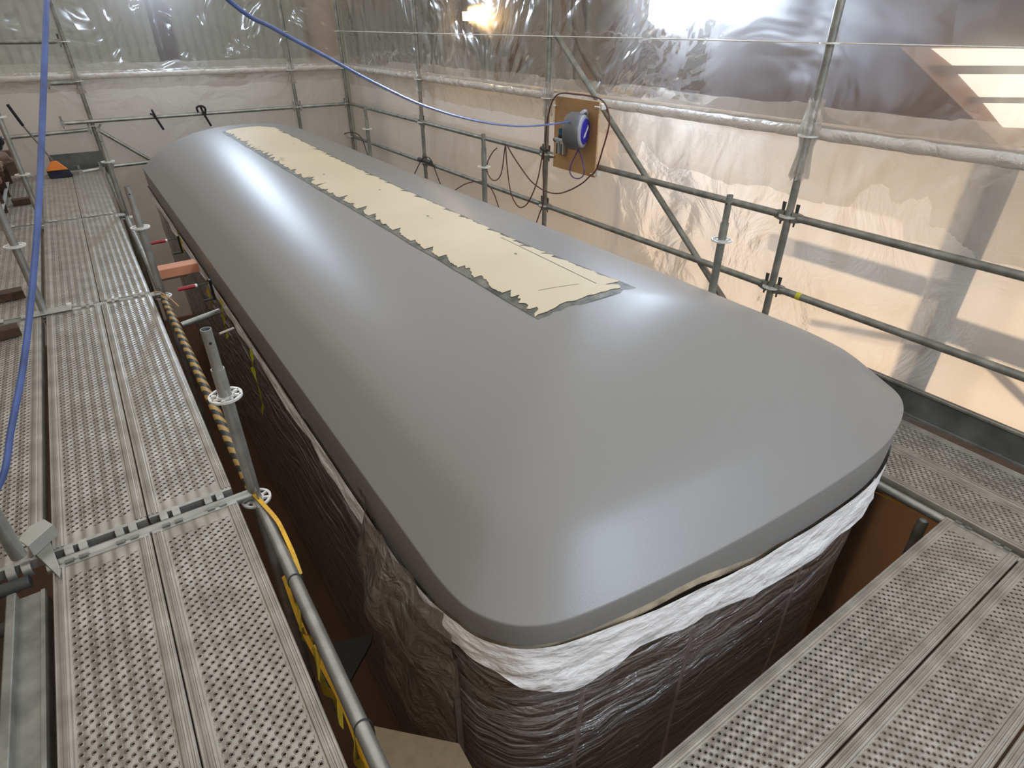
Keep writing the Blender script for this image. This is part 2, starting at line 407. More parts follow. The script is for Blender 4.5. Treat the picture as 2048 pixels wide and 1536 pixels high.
bunch(3.755, 4.897, 1.10, .7, 'gathered plastic film tied round the post by the hose reel board', 2)
bunch(3.755, 7.57, 1.10, .6, 'small knot of plastic film on the post between hose reel board and far corner', 3)
bunch(.195, 10.2, 1.08, .7, 'plastic film bunched on the far post above the broom side platform', 4)
bunch(2.93, 10.2, 1.08, .7, 'plastic film bunched on the far post left of the corner', 5)

# ================================================================ OUTSIDE THE SHEETING
def column(x, y, w, d, m, label, z1=4.2, name='steel_column'):
    r = MB().box((x, y, (FL + z1) / 2), (w, d, z1 - FL)); r.box((x, y - d / 2 - .01, (FL + z1) / 2), (w + .08, .02, z1 - FL)).box((x, y + d / 2 + .01, (FL + z1) / 2), (w + .08, .02, z1 - FL))
    tag(r.build(name, m, smooth=0), label, 'column')
column(3.95, 11.6, .34, .3, LTCOL, 'broad beige column seen through the film left of the far corner')
column(1.55, 11.9, .18, .2, DKCOL, 'faint brown column seen through the far film left of the blue hose')
column(5.1, 8.75, .12, .16, DKCOL, 'dark post behind the film between warm lamp and far corner')
column(5.3, 6.75, .14, .14, DKCOL, 'dark post behind the film right of the warm lamp')
column(3.955, 1.20, .04, .13, STEELDK, 'grey upright close behind the right sheeting, showing as a dark band', z1=1.02)
column(4.00, .30, .04, .05, STEELDK, 'thin upright behind the right sheeting near the frame edge', z1=1.02)
b = MB().tube([(4.0, 1.10, .10), (4.0, -.1, -.55)], .024); tag(b.build('scaffold_brace', STEELDK), 'diagonal tube behind the right sheeting, right of the dark upright', 'brace')
b = MB().tube([(4.0, 1.12, -.02), (4.0, 1.85, -.16)], .02); tag(b.build('scaffold_brace', STEELDK), 'short sloping tube behind the right sheeting, left of the dark upright', 'brace')
b = MB().box((3.98, .2, .10), (.02, 1.9, .14)); tag(b.build('toe_board', STEELDK, smooth=0), 'board outside the right sheeting, a faint grey band crossing the dark upright', 'toe board')
b = MB().box((3.99, 1.8, .28), (.03, 1.0, .10)); tag(b.build('toe_board', STEELDK, smooth=0), 'board outside the right sheeting behind the hanging gathers', 'toe board')
# roof truss of the hall beyond the film
t = thing('roof_truss', (7.2, 8.2, 1.2), 'lattice truss of the hall seen through the film above the hose reel', 'truss')
for dx in (0, .45):
    MB().box((dx * .3, -dx, .9), (.07, .07, 4.5)).build('chord', DKCOL, t, 0)
for k in range(7): MB().tube([(0, 0, -1.2 + k * .6), (.135, -.45, -.9 + k * .6), (0, 0, -.6 + k * .6)], .02, 6).build('lacing_bar', DKCOL, t)
b = MB().box((7.4, 4.5, 1.95), (.25, 14, .38)); tag(b.build('crane_beam', DKCOL, smooth=0), 'long dark beam of the hall running behind the right film', 'beam')
b = MB().box((1, 13.2, 2.25), (14, .25, .35)); tag(b.build('crane_beam', LTCOL, smooth=0), 'pale beam across the hall behind the far film', 'beam')

# lamps outside the film
def flood(loc, aim, label, col, st, w=.30, h=.22, group=None):
    t = thing('floodlight', loc, label, 'floodlight', group)
    d = (Vector(aim) - Vector(loc)).normalized(); q = d.to_track_quat('Y', 'Z').to_matrix()
    MB().box((0, 0, 0), (w, .06, h), q).box(q @ Vector((0, -.045, 0)), (w * .7, .04, h * .7), q).build('housing', BLACK, t, 0)
    MB().box(q @ Vector((0, .034, 0)), (w * .9, .006, h * .88), q).build('lens', emit('lamp_lens', col, st), t, 0)
    MB().tube([q @ Vector((-w / 2 - .015, 0, 0)), q @ Vector((-w / 2 - .015, -.02, -h * .75)), q @ Vector((w / 2 + .015, -.02, -h * .75)), q @ Vector((w / 2 + .015, 0, 0))], .008, 6).build('bracket', BLACK, t)
    tp = q @ Vector((0, -.02, -h * .75))
    MB().tube([tp, (tp.x, tp.y, FL - loc[2])], .015, 8).build('stand', STEELDK, t)
    return t
COLD = (.66, .80, 1.0); WARM = (1.0, .62, .26)
pA = on('x', 4.16, 1318, 24); pB = on('x', 4.16, 1440, 8); pA.z += .06; pB.z += .10
flood(tuple(pA), (1.6, 1.9, .5), 'cold white floodlight behind the right film, left one of the bright pair', COLD, 340, .17, .24)
flood(tuple(pB), (1.6, 1.6, .5), 'cold white floodlight behind the right film, right one of the bright pair', COLD, 400, .22, .34)
pW = on('x', 4.2, 935, 30)
flood(tuple(pW), (2.0, 4.0, .4), 'warm glowing work lamp behind the right film near the far corner', WARM, 330, .12, .10)
flood((1.35, 10.75, 2.45), (1.1, 4.0, .4), 'cold white floodlight behind the far film, glow at the top of the frame', COLD, 430, .40, .24)
flood((6.4, .6, -1.0), (4.0, 1.2, -.1), 'warm floodlight outside behind the right sheeting near the dark upright', (1, .74, .50), 190, .5, .4)
flood((6.4, 4.6, -1.1), (4.0, 4.0, .1), 'warm floodlight outside behind the right sheeting below the hose reel', (1, .74, .50), 190, .5, .4)

flood((2.9, -3.3, 3.9), (1.7, 1.6, .3), 'cold white floodlight high behind the camera lighting the near end of the roof', COLD, 210, .60, .5)
flood((6.4, 8.2, -1.0), (4.0, 8.0, .2), 'warm floodlight outside behind the far part of the right sheeting', (1, .80, .62), 60, .5, .4)
flood((1.5, 12.6, -1.0), (1.5, 10.3, .3), 'warm floodlight outside behind the far end sheeting', (1, .84, .70), 5, .5, .4)
# ================================================================ SCAFFOLD
def standard(x, y, z0, z1, rosettes, label, group, m=GALV, spigot=None, holes=True):
    t = thing('scaffold_standard', (x, y, z0), label, 'scaffold post', group)
    L = z1 - z0
    if spigot:
        MB().pipe((0, 0, 0), (0, 0, spigot - z0), .02415, .0205).build('tube', m, t)
        sg_ = MB().pipe((0, 0, spigot - z0 - .05), (0, 0, L), .0190, .0165).build('spigot', m, t)
        mb = MB()
        for zz in (L - .05, L - .16): 
            if zz > spigot - z0 + .02: mb.tube([(-.0195, 0, zz), (.0195, 0, zz)], .0055, 8)
            if zz > spigot - z0 + .02: mb.tube([(0, -.0195, zz), (0, .0195, zz)], .0055, 8)
        if mb.v: mb.build('pin_hole', BLACK, sg_)
    else:
        MB().tube([(0, 0, 0), (0, 0, L)], .02415, 20).build('tube', m, t)
    for r in rosettes:
        rb = MB(); n = 40; ro, ri = .0615, .0245; th = .0045; vs = []
        # rosette disc with eight openings, built as rim + hub + spokes
        for (a, b2) in ((ro, ro - .010), (.0325, ri)):
            for zz in (-th, th):
                vs += [(a * math.cos(2 * PI * k / n), a * math.sin(2 * PI * k / n), r - z0 + zz) for k in range(n)]
                vs += [(b2 * math.cos(2 * PI * k / n), b2 * math.sin(2 * PI * k / n), r - z0 + zz) for k in range(n)]
        fs = []
        for g in (0, 4 * n):
            for k in range(n):
                k2 = (k + 1) % n; a, b2, c, d = g, g + n, g + 2 * n, g + 3 * n
                fs += [(c + k, c + k2, d + k2, d + k), (a + k2, a + k, b2 + k, b2 + k2), (a + k, a + k2, c + k2, c + k), (b2 + k2, b2 + k, d + k, d + k2)]
        rb.add(vs, fs)
        for k in range(8):
            a = PI / 8 + k * PI / 4; w = .012 if k % 2 else .008
            rb.box((.0425 * math.cos(a), .0425 * math.sin(a), r - z0), (.026, w, 2 * th), Matrix.Rotation(a, 3, 'Z'))
        rb.build('rosette', GALVB, t)
    return t

def ledger(a, b, label, cat='scaffold rail', group=None, m=GALV, heads=(True, True), name='scaffold_ledger', r=.02415):
    """tube between two posts (centre to centre) with wedge heads at both ends"""
    a = Vector(a); b = Vector(b); d = (b - a).normalized(); L = (b - a).length
    t = thing(name, tuple(a), label, cat, group)
    s0, s1 = (.075 if heads[0] else 0), (.075 if heads[1] else 0)
    MB().tube([d * s0, d * (L - s1)], r, 18).build('tube', m, t)
    q = d.to_track_quat('X', 'Z').to_matrix()
    for e, (on_, dirn) in enumerate(((heads[0], 1), (heads[1], -1))):
        if not on_: continue
        o = Vector((0, 0, 0)) if dirn > 0 else d * L
        hb = MB()
        prof = [(.030, .030), (.030, -.038), (.062, -.032), (.095, -.024), (.095, .024), (.062, .030)]
        vs = [o + q @ Vector((dirn * px, sgn * .016, pz)) for sgn in (-1, 1) for px, pz in prof]; n = len(prof)
        hb.add(vs, [tuple(range(n)), tuple(range(2 * n - 1, n - 1, -1))] + [(k, (k + 1) % n, n + (k + 1) % n, n + k) for k in range(n)])
        hd_ = hb.build('ledger_head', m, t)
        wb = MB(); c = o + q @ Vector((dirn * .050, 0, 0))
        vs = [c + Vector((sx * w_, sy * .003, zz)) for zz, w_ in ((-.062, .005), (.085, .013)) for sx, sy in ((-1, -1), (1, -1), (1, 1), (-1, 1))]
        # wedge plate turned along the ledger
        vs = [c + q @ Vector((sx * w_, sy * .003, zz)) for zz, w_ in ((-.062, .005), (.085, .013)) for sx, sy in ((-1, -1), (1, -1), (1, 1), (-1, 1))]
        wb.add(vs, [(3, 2, 1, 0), (4, 5, 6, 7)] + [(k, (k + 1) % 4, 4 + (k + 1) % 4, 4 + k) for k in range(4)])
        wb.build('wedge', STEELDK if m is GALVD else GALVD, hd_, 0)
    return t

ZR = -.43
RY = [-.45, 2.222, 4.897, 7.57, 10.2]
RX = 3.75
zu, zl = .583, .083
GP = 'tall posts of the scaffold against the sheeting'
labs = {1: 'nearest tall galvanised post on the right, film bunched round it', 2: 'tall galvanised post directly left of the hose reel board',
        3: 'tall galvanised post midway between hose reel board and far right corner', 4: 'tall galvanised post in the far right corner'}
for k in (1, 2, 3, 4):
    standard(RX, RY[k], FL, 3.5, (-.417, zl, zu, 1.083, 1.583, 2.083), labs[k], GP, GALVD)
bays = ['near the right frame edge', 'under the hose reel board', 'between hose reel board and middle post', 'running into the far right corner']
for k in range(4):
    ledger((RX, RY[k], zu), (RX, RY[k + 1], zu), 'upper handrail tube on the right side, ' + bays[k], group='handrails on the right side', m=GALVD)
    ledger((RX, RY[k], zl), (RX, RY[k + 1], zl), 'lower handrail tube on the right side, ' + bays[k], group='handrails on the right side', m=GALVD)
    if k: ledger((RX + .0, RY[k], 1.583), (RX, RY[k + 1], 1.583), 'thin top tube behind the clear film, ' + bays[k], group='top tubes by the clear film', m=GALVB, r=.004, heads=(False, False))
ledger((RX, RY[0], -.475), (RX, RY[1], -.475), 'dark tube under the outer edge of the right platform by the toe board', m=STEELDK)
ledger((RX, RY[0], 1.583), (RX, RY[1], 1.583), 'thin top tube by the clear film near the right frame edge', group='top tubes by the clear film', m=GALVB, r=.004, heads=(False, False))
ledger((3.795, 4.86, 1.60), (3.795, 2.45, -.30), 'long diagonal brace crossing behind the right handrails', 'brace', m=GALVD, heads=(False, False), name='scaffold_brace')
# back end
standard(.195, 10.2, FL, 3.5, (-.42, .03, .52, 1.05, 1.49), 'tall post at the far end of the left platform', GP, GALVD)
standard(2.93, 10.2, FL, 3.5, (-.42, .08, .58, 1.083, 1.583), 'tall post at the far end, one bay left of the corner', GP, GALVD)
ledger((-.18, 10.15, .575), (2.93, 10.2, .575), 'long rail across the far end carrying two black clamps', m=GALV)
ledger((2.93, 10.2, .575), (3.75, 10.2, .575), 'short rail between far end post and corner post', m=GALV)
ledger((-1.2, 10.2, .44), (.195, 10.2, .475), 'rail at the far end of the left platform just below the long rail', m=GALV)
ledger((.195, 10.2, .50), (1.25, 10.2, -.42), 'diagonal brace at the far end running down behind the roof', 'brace', m=GALV, name='scaffold_brace')
ledger((-2.5, 10.2, 1.49), (.195, 10.2, 1.49), 'high rail across the far film at the upper left', m=GALVD)
ledger((-.18, 10.16, 1.035), (.195, 10.2, 1.035), 'short stub rail below the wrapped rail at the far left', m=GALVD, heads=(True, False))
ledger((-.17, 9.95, .0), (.17, 9.98, .02), 'low tube at the end of the left platform', m=GALV)
ledger((.20, 9.98, .03), (1.1, 10.05, .03), 'low tube bridging from left platform to the far roof end', m=GALV)
# inner posts beside the roof, right
for (x, y, tp, rs, sp, lb) in ((3.05, 2.20, .822, .553, .66, 'short post with white rosette right of the roof, nearest of three'),
                               (3.05, 4.93, .822, .535, .70, 'short post with rosette right of the roof, beside the hanging brown hose'),
                               (3.05, 7.72, .80, .540, .66, 'short post with rosette right of the roof, nearest the far corner')):
    standard(x, y, FL, tp, (-.45, .053, rs), lb, 'short posts between roof and handrails', GALVD, spigot=sp)
# inner posts, left
for (x, y, tp, rs, lb) in ((.172, 2.2, .745, .462, 'short grey post with white rosette beside the roof, nearest of the left row'),
                           (.168, 4.87, .74, .460, 'short grey post with rosette between left platform and roof, behind the timber block'),
                           (.165, 7.42, .74, .50, 'short grey post between left platform and roof, third from the camera')):
    standard(x, y, FL, tp, (-.06, rs), lb, 'short posts between left platform and roof', GALV, spigot=rs + .12)
# ledgers on the inner left side
ledger((.176, 2.2, -.06), (.170, -.45, -.06), 'pale horizontal tube beside the nearest left planks with black cable ties', m=GALV)
ledger((.172, 2.2, -.06), (.168, 4.87, -.06), 'horizontal tube wound with black and yellow hazard tape', m=HAZ)
ledger((.168, 4.87, -.06), (.165, 7.42, -.06), 'plain horizontal tube beside the middle left planks', m=GALVD)
ledger((.165, 7.42, -.06), (.165, 9.98, -.06), 'plain horizontal tube beside the furthest left planks', m=GALVD)
# inner right ledgers (carry the planks)
for k, (a, b2) in enumerate(((-.45, 2.2), (2.2, 4.93))):
    ledger((3.05, a, -.475), (3.05, b2, -.475), ('tube along the inner edge of the right platform above the brown floor', 'tube along the inner edge of the right platform behind the roof')[k], m=GALV)
# outer left posts
for (y, lb) in ((2.20, 'thick looking post at the left frame edge, nearest on the left platform'), (4.87, 'galvanised post on the outer left planks, second from the camera'), (7.42, 'galvanised post on the outer left planks, third from the camera')):
    standard(-.622 if y < 3 else -.548, y + (.035 if y < 3 else 0), .045 if y < 3 else FL, 2.6, (.46, .96, 1.46) if y < 3 else (-.04, .46, .96, 1.46), lb, 'posts on the outer side of the left platform', GALV)
ledger((-.60, 4.87, .46), (-1.3, 4.87, .46), 'cross tube leaving the second left post towards the frame edge', m=GALV)
# transoms under the plank joints
JY = [-.43, 2.20, 4.85, 7.41, 10.03]
jn = ['nearest', 'second', 'third']
for i, y in enumerate(JY[1:4]):
    ledger((-.56, y, -.030), (.172, y, -.030), 'cross tube under the ' + jn[i] + ' joint of the left planks', 'cross tube', 'cross tubes under the left planks', m=GALV, heads=(False, False), name='transom')
    if i: ledger((-.56, y, -.030), (-1.4, y, -.030), 'cross tube under the ' + jn[i] + ' joint of the outermost left planks', 'cross tube', 'cross tubes under the left planks', m=GALVD, heads=(False, False), name='transom')
ledger((-.62, 2.20, -.05), (-1.5, 2.20, -.05), 'dark cross tube at the left frame edge below the first left post', 'cross tube', m=STEELDK, heads=(False, False), name='transom')
ledger((-.70, 2.06, -.10), (-1.5, 2.06, -.10), 'lower dark cross tube at the left frame edge', 'cross tube', m=STEELDK, heads=(False, False), name='transom')

# ---------------------------------------------------------------- planks
def make_plank(L=2.52):
    t = bpy.data.objects.new('steel_plank', None); t.empty_display_size = .05; C.objects.link(t)
    prof = [(-.158, -.062), (-.158, -.004), (-.155, 0), (-.150, 0), (-.148, -.004), (-.144, -.004), (-.142, 0), (-.136, 0), (-.134, -.004), (-.130, -.004), (-.128, 0), (-.121, 0), (-.118, -.005)]
    full = prof + [(-x, z) for x, z in reversed(prof)]
    mb = MB(); n = len(full)
    ys = [-L / 2, L / 2]
    vs = [(x, y, z) for y in ys for x, z in full]
    mb.add(vs, [(k, k + 1, n + k + 1, n + k) for k in range(n - 1)])
    mb.build('deck_surface', PLANK, t, 25)
    for sg in (-1, 1):
        eb = MB()
        eb.box((0, sg * (L / 2 + .008), -.022), (.312, .018, .040))
        ep_ = eb.build('end_plate', GALV, t, 0)
        for hx in (-.105, -.06, .06, .105):
            hb = MB(); arc = [(sg * (L / 2 + .012 + .030 * math.sin(a)), -.030 + .030 * math.cos(a)) for a in [k * PI / 8 for k in range(0, 7)]]
            vs = []
            for (yy, zz) in arc:
                for (rr) in (0, 1):
                    d = Vector((yy - sg * (L / 2 + .012), zz + .030)).normalized() * (.006 if rr else 0)
                    for xx in (-.014, .014): vs.append((hx + xx, yy + d.x, zz + d.y))
            m_ = len(arc); fs = []
            for k in range(m_ - 1):
                a = k * 4; fs += [(a, a + 1, a + 5, a + 4), (a + 2, a + 6, a + 7, a + 3), (a, a + 4, a + 6, a + 2), (a + 1, a + 3, a + 7, a + 5)]
            fs += [(0, 2, 3, 1), (m_ * 4 - 4, m_ * 4 - 3, m_ * 4 - 1, m_ * 4 - 2)]
            hb.add(vs, fs).build('hook', GALV, ep_)
    return t
proto = make_plank(); used = [False]
def plank(x, y, z, rz, label, group):
    o = proto if not used[0] else copy_tree(proto); used[0] = True
    o.location = (x, y, z); o.rotation_euler = (0, 0, rz); return tag(o, label, 'scaffold plank', group)
rows = ['in the nearest row', 'in the second row', 'in the third row', 'in the furthest row']
for k in range(4):
    yc = (JY[k] + JY[k + 1]) / 2
    for j, xc in enumerate((-.381, -.061)):
        plank(xc, yc, 0, 0, 'perforated steel plank on the left platform, ' + ('middle' if j == 0 else 'roof side') + ' one ' + rows[k], 'perforated planks of the left platform')
    if k: plank(-.725, yc, 0 if k < 4 else 0, 0, 'outermost perforated steel plank of the left platform ' + rows[k], 'perforated planks of the left platform')
JR = [-.45, 2.22, 4.89, 7.56, 10.15]
for k in range(4):
    yc = (JR[k] + JR[k + 1]) / 2
    for j, xc in enumerate((3.245, 3.567)):
        plank(xc, yc, ZR, 0, 'perforated steel plank on the right platform, ' + ('inner' if j == 0 else 'outer') + ' one ' + rows[k], 'perforated planks of the right platform')
nm = ['beside the wrapped near end of the roof', 'second from the roof end', 'in the bottom right corner']
for k, yc in enumerate((.420, .096, -.228)):
    plank(1.755, yc, ZR, PI / 2, 'perforated steel plank of the near end platform, ' + nm[k], 'perforated planks of the near end platform')

# toe boards
def toe(c, d, label, m=TOE):
    r = MB().box(c, d); t = r.build('toe_board', m, None, 0, .003); return tag(t, label, 'toe board')
t = thing('toe_board', (3.785, 0, ZR), 'dark steel toe board along the outer edge of the right platform', 'toe board')
MB().box((0, 4.0, .105), (.02, 12.3, .19)).build('board', TOE, t, 0, .003)
MB().box((-.012, 4.0, .193), (.03, 12.3, .012)).build('top_lip', GALVD, t, 0)
MB().box((-.012, 4.0, .020), (.03, 12.3, .012)).build('bottom_lip', GALVD, t, 0)
toe((-.10, 10.10, .115), (.62, .02, .21), 'dark toe board across the far end of the left platform, broom leaning on it')
# channel at the outer edge of the nearest left planks
t = thing('toe_board', (-.62, .9, 0), 'long grey steel channel left of the nearest planks', 'toe board')
MB().box((-.030, 0, -.005), (.028, 2.36, .05)).build('outer_rib', GALVD, t, 0, .004)
MB().box((.0, 0, -.022), (.09, 2.36, .012)).build('web', GALVD, t, 0)
MB().box((.050, 0, -.060), (.012, 2.36, .10)).build('inner_flange', GALVD, t, 0)
# locking plate at the foot of the first left post
L0 = Vector((-.575, 2.225, 0))
t = thing('deck_lock_plate', tuple(L0), 'folded steel plate at the foot of the nearest left post', 'bracket')
def slab(tops, th, name, m=ALU):
    n = len(tops); vs = [tuple(Vector(p) - L0) for p in tops] + [tuple(Vector(p) - L0 - Vector((0, 0, th))) for p in tops]
    return MB().add(vs, [tuple(range(n)), tuple(range(2 * n - 1, n - 1, -1))] + [(k, n + k, n + (k + 1) % n, (k + 1) % n) for k in range(n)]).build(name, m, t, 0, .0015)
TP = [on('z', .065, u, v) for u, v in ((36, 1080), (54, 1092), (104, 1048), (88, 1038), (58, 1052))]
slab(TP, .006, 'plate')
a_, b_ = TP[1], TP[2]; dn = Vector((0, 0, .052)); o_ = Vector((.004, -.004, 0))
MB().add([tuple(p - L0) for p in (a_, b_, b_ - dn, a_ - dn, a_ + o_, b_ + o_, b_ + o_ - dn, a_ + o_ - dn)], [(0, 1, 2, 3), (7, 6, 5, 4), (0, 4, 5, 1), (3, 2, 6, 7), (1, 5, 6, 2), (0, 3, 7, 4)]).build('side_flange', ALU, t, 0)
slab([on('z', .012, u, v) for u, v in ((62, 1100), (96, 1072), (121, 1140), (119, 1155))], .01, 'foot_tongue', GALV)
# second lock plate
t = thing('deck_lock_plate', (-.50, 4.83, .004), 'flat steel plate at the foot of the second left post', 'bracket')
MB().box((0, 0, .004), (.22, .10, .008)).build('plate', ALU, t, 0, .002)
MB().box((.10, .035, .012), (.03, .03, .02)).build('latch', GALVB, t, 0, .002)

# ================================================================ THE WRAPPED ROOF
CX, A, ZC, BR = 1.7825, 1.2375, .13, .46
YN, YF, SN, SF = .79, 9.2, 2.0, 8.6
def outline(n=220):
    """rim outline, counterclockwise from the left straight side; returns (x,y)"""
    pts = []
    xl, xr = CX - A, CX + A
    # left side going towards the camera
    for k in range(40): pts.append((xl, YF - .18 - (YF - .18 - 1.30) * k / 39))
    nl = [(xl, 1.24), (xl + .010, 1.12), (xl + .037, 1.035), (xl + .10, .945), (xl + .18, .893), (xl + .27, .862), (xl + .42, .836), (xl + .62, .812), (xl + 1.0, .780), (xl + 1.40, .765), (xl + 1.82, .765), (xl + 2.06, .80), (xl + 2.26, .86), (xl + 2.37, .925), (xl + 2.44, 1.01), (xr, 1.14), (xr, 1.30)]
    pts += [(p.x, p.y) for p in catmull([(a, b, 0) for a, b in nl], 6)]
    for k in range(1, 40): pts.append((xr, 1.30 + (YF - .18 - 1.30) * k / 39))
    fe = [(xr, YF - .18), (xr - .05, YF - .07), (xr - .18, YF - .01), (CX, YF + .04), (xl + .18, YF - .01), (xl + .05, YF - .07), (xl, YF - .18)]
    pts += [(p.x, p.y) for p in catmull([(a, b, 0) for a, b in fe], 5)][1:-1]
    for _ in range(14):
        q = list(pts)
        for k in range(1, len(pts) - 1):
            if pts[k][1] < 1.25:
                q[k] = ((pts[k - 1][0] + pts[k + 1][0] + 2 * pts[k][0]) / 4, (pts[k - 1][1] + pts[k + 1][1] + 2 * pts[k][1]) / 4)
        pts = q
    return pts
OUT = outline()
def spine(x, y): return (CX, min(max(y, SN), SF))
RO = 26
def roof_z(s):
    # cambered crown, straight shoulders running down to the crease
    return ZC + BR * ((1 - s * s) ** .78 if s < .85 else 2.445 * (1 - s))
def surf(x, y):
    """height of the roof at x, y (straight part formula, ends by ratio)"""
    xs = (x - CX) / A
    ys = (SN - y) / (SN - YN) if y < SN else ((y - SF) / (YF - SF) if y > SF else 0)
    return roof_z(min(1, math.sqrt(xs * xs + ys * ys)))
root = thing('wrapped_vehicle', (CX, 5, FL), 'long vehicle body wrapped in plastic film with a freshly grey painted curved roof', 'vehicle')
def part(mb, name, m, smooth=35, parent=None):
    mb.v = [(a - CX, b - 5, c - FL) for a, b, c in mb.v]
    return mb.build(name, m, parent or root, smooth)
N = len(OUT); vs = []; ss = []
for r in range(RO + 1):
    t = r / RO; s = math.sin(t * PI / 2)
    s = t ** .8 if t < 1 else 1
    s = 1 - (1 - t) ** 1.9
    for (x, y) in OUT:
        sx, sy = spine(x, y)
        vs.append((sx + (x - sx) * s, sy + (y - sy) * s, roof_z(s) - (.0 if r < RO else 0)))
# rolled crease then vertical rim face
def lerp_tab(tab, a):
    if a <= tab[0][0]: return tab[0][1]
    for (p, q_), (r_, s_) in zip(tab[:-1], tab[1:]):
        if a <= r_: return q_ + (s_ - q_) * (a - p) / (r_ - p)
    return tab[-1][1]
def near_w(y): return max(0, min(1, (1.42 - y) / .3))
def rim_b(x, y):
    """lower edge of the grey paint"""
    e = lerp_tab([(.6, .03), (1.33, .032), (1.62, -.035), (2.0, -.065), (2.9, -.09)], x)
    return -.095 + (e + .095) * near_w(y) + .006 * nz(x, y, 3, 8)
def mask_b(x, y):
    e = lerp_tab([(.6, -.10), (.85, -.25), (1.1, -.185), (1.4, -.20), (1.8, -.285), (2.3, -.33), (2.8, -.33), (3.02, -.27)], x)
    return -.215 + (e + .215) * near_w(y) + .022 * nz(x, y, 8, 1.9) + .009 * nz(x, y, 5, 7)
for f_, ins in ((-.003, -.0015), (-.009, -.002), ('m', -.001), ('b', .002), ('c', .012)):
    for (x, y) in OUT:
        sx, sy = spine(x, y); v = Vector((x - sx, y - sy)).normalized() if (x - sx or y - sy) else Vector((0, 0))
        zb = rim_b(x, y); z = {'m': (ZC + zb) / 2, 'b': zb, 'c': zb - .002}[f_] if isinstance(f_, str) else ZC + f_
        vs.append((x - v.x * ins, y - v.y * ins, z))
RR = RO + 5; fs = []
for r in range(RR):
    for k in range(N): a = r * N + k; b2 = r * N + (k + 1) % N; fs.append((a, a + N, b2 + N, b2))
part(MB().add(vs, fs), 'roof_panel', PAINT, 38)

# bare cream strip along the crown with a ragged grey smeared border
SP = {}
def spikes(seed):
    if seed not in SP:
        rr = random.Random(seed); L = []; y = 1.9
        while y < 8.4:
            y += rr.uniform(.03, .22); L.append((y, rr.uniform(.25, 1.0) ** 1.5, rr.uniform(.03, .14)))
        SP[seed] = L
    return SP[seed]
def jag(y, seed, amp):
    v = .35 * abs(nz(y * 6, seed, 0)) + .25 * abs(nz(y * 23, seed, 4)); b_ = 0
    for (yc, h, w) in spikes(seed):
        if yc - w < y < yc: b_ = max(b_, h * (y - yc + w) / w)      # slanted brush strokes, sharp towards the camera side
    return amp * (v + b_)
def strip(y0, y1, fl, fr_, ny, nx, dz):
    vs = []
    for j in range(ny + 1):
        y = y0 + (y1 - y0) * j / ny
        for i in range(nx + 1):
            x = fl(y) + (fr_(y) - fl(y)) * i / nx; yy = y
            vs.append((x, yy, surf(x, yy) + dz))
    return MB().add(vs, [(j * (nx + 1) + i, j * (nx + 1) + i + 1, (j + 1) * (nx + 1) + i + 1, (j + 1) * (nx + 1) + i) for j in range(ny) for i in range(nx)])
PXL, PXR = 1.437, 1.962
def pl(y):
    e = 0
    if y < 2.06: e = (2.06 - y) * .55
    return PXL + e
def nearcut(y):
    return 0
# near edge runs slightly askew: x from left corner (y 1.99) to right corner (y 1.90)
EY0, EY1 = 1.878, 8.36
def bl(y): return PXL + .008 * nz(y, 5, 5, 3) + (max(0, y - 8.30) * 2 if y > 8.30 else 0)
def brr(y): return PXR + max(0, 2.7 - y) * .09 + max(0, y - 5.5) * .035 + .004 * nz(y, 2, 5, 3) - (max(0, y - 8.2) * 1.0 if y > 8.2 else 0)
strip(EY0, EY1, bl, brr, 500, 10, .0022).v
part(strip(EY0, EY1, bl, brr, 500, 10, .0025), 'patch_border', EDGE)
def cl(y): return bl(y) + .018 + jag(y, 3, .085) * (1.1 if y > 4 else .7) + (.05 * nz(y, 1, 1, 12) if y < 2.1 else 0)
def cr(y): return brr(y) - .006 - jag(y, 8, .060) * (1 if y > 2.3 else 1.6) - (max(0, 2.0 - y) * .5 if y < 2.0 else 0)
cs = strip(EY0, EY1 - .03, cl, cr, 900, 24, .005)
for i, (x, y, z) in enumerate(cs.v):
    if y < EY0 + .16:   # pull the near end back by a ragged amount
        k = (EY0 + .16 - y) / .16; yy = y + k * (.040 + .022 * nz(x, 1, 1, 9) + .012 * nz(x, 1, 4, 25) + .01)
        cs.v[i] = (x, yy, surf(x, yy) + .005)
bare = part(cs, 'bare_strip', CREAM)
# pencil lines and specks on the bare strip
def line_on(pts, w, name='pencil_line', m=EDGE, dz=.0065):
    P = []; 
    for a, b2 in zip(pts[:-1], pts[1:]):
        for k in range(14): P.append((a[0] + (b2[0] - a[0]) * k / 14, a[1] + (b2[1] - a[1]) * k / 14))
    P.append(pts[-1]); vs = []
    for i, p in enumerate(P):
        q = P[min(i + 1, len(P) - 1)]; o = P[max(i - 1, 0)]; d = Vector((q[0] - o[0], q[1] - o[1])).normalized(); n = Vector((-d.y, d.x)) * w / 2
        for s in (-1, 1):
            x, y = p[0] + n.x * s, p[1] + n.y * s; vs.append((x, y, surf(x, y) + dz))
    return part(MB().add(vs, [(2 * i, 2 * i + 2, 2 * i + 3, 2 * i + 1) for i in range(len(P) - 1)]), name, m, 0, bare)
line_on([(1.88, 2.02), (1.90, 2.9)], .004)
line_on([(1.60, 2.12), (1.80, 2.06)], .003)
for (x, y) in ((1.80, 2.60), (1.78, 4.4), (1.75, 3.55), (1.62, 5.2), (1.85, 6.8)):
    part(MB().add([(x + .007 * math.cos(a * PI / 4), y + .012 * math.sin(a * PI / 4), surf(x, y) + .0065) for a in range(8)], [tuple(range(8))]), 'drip_spot', EDGE, 0, bare)

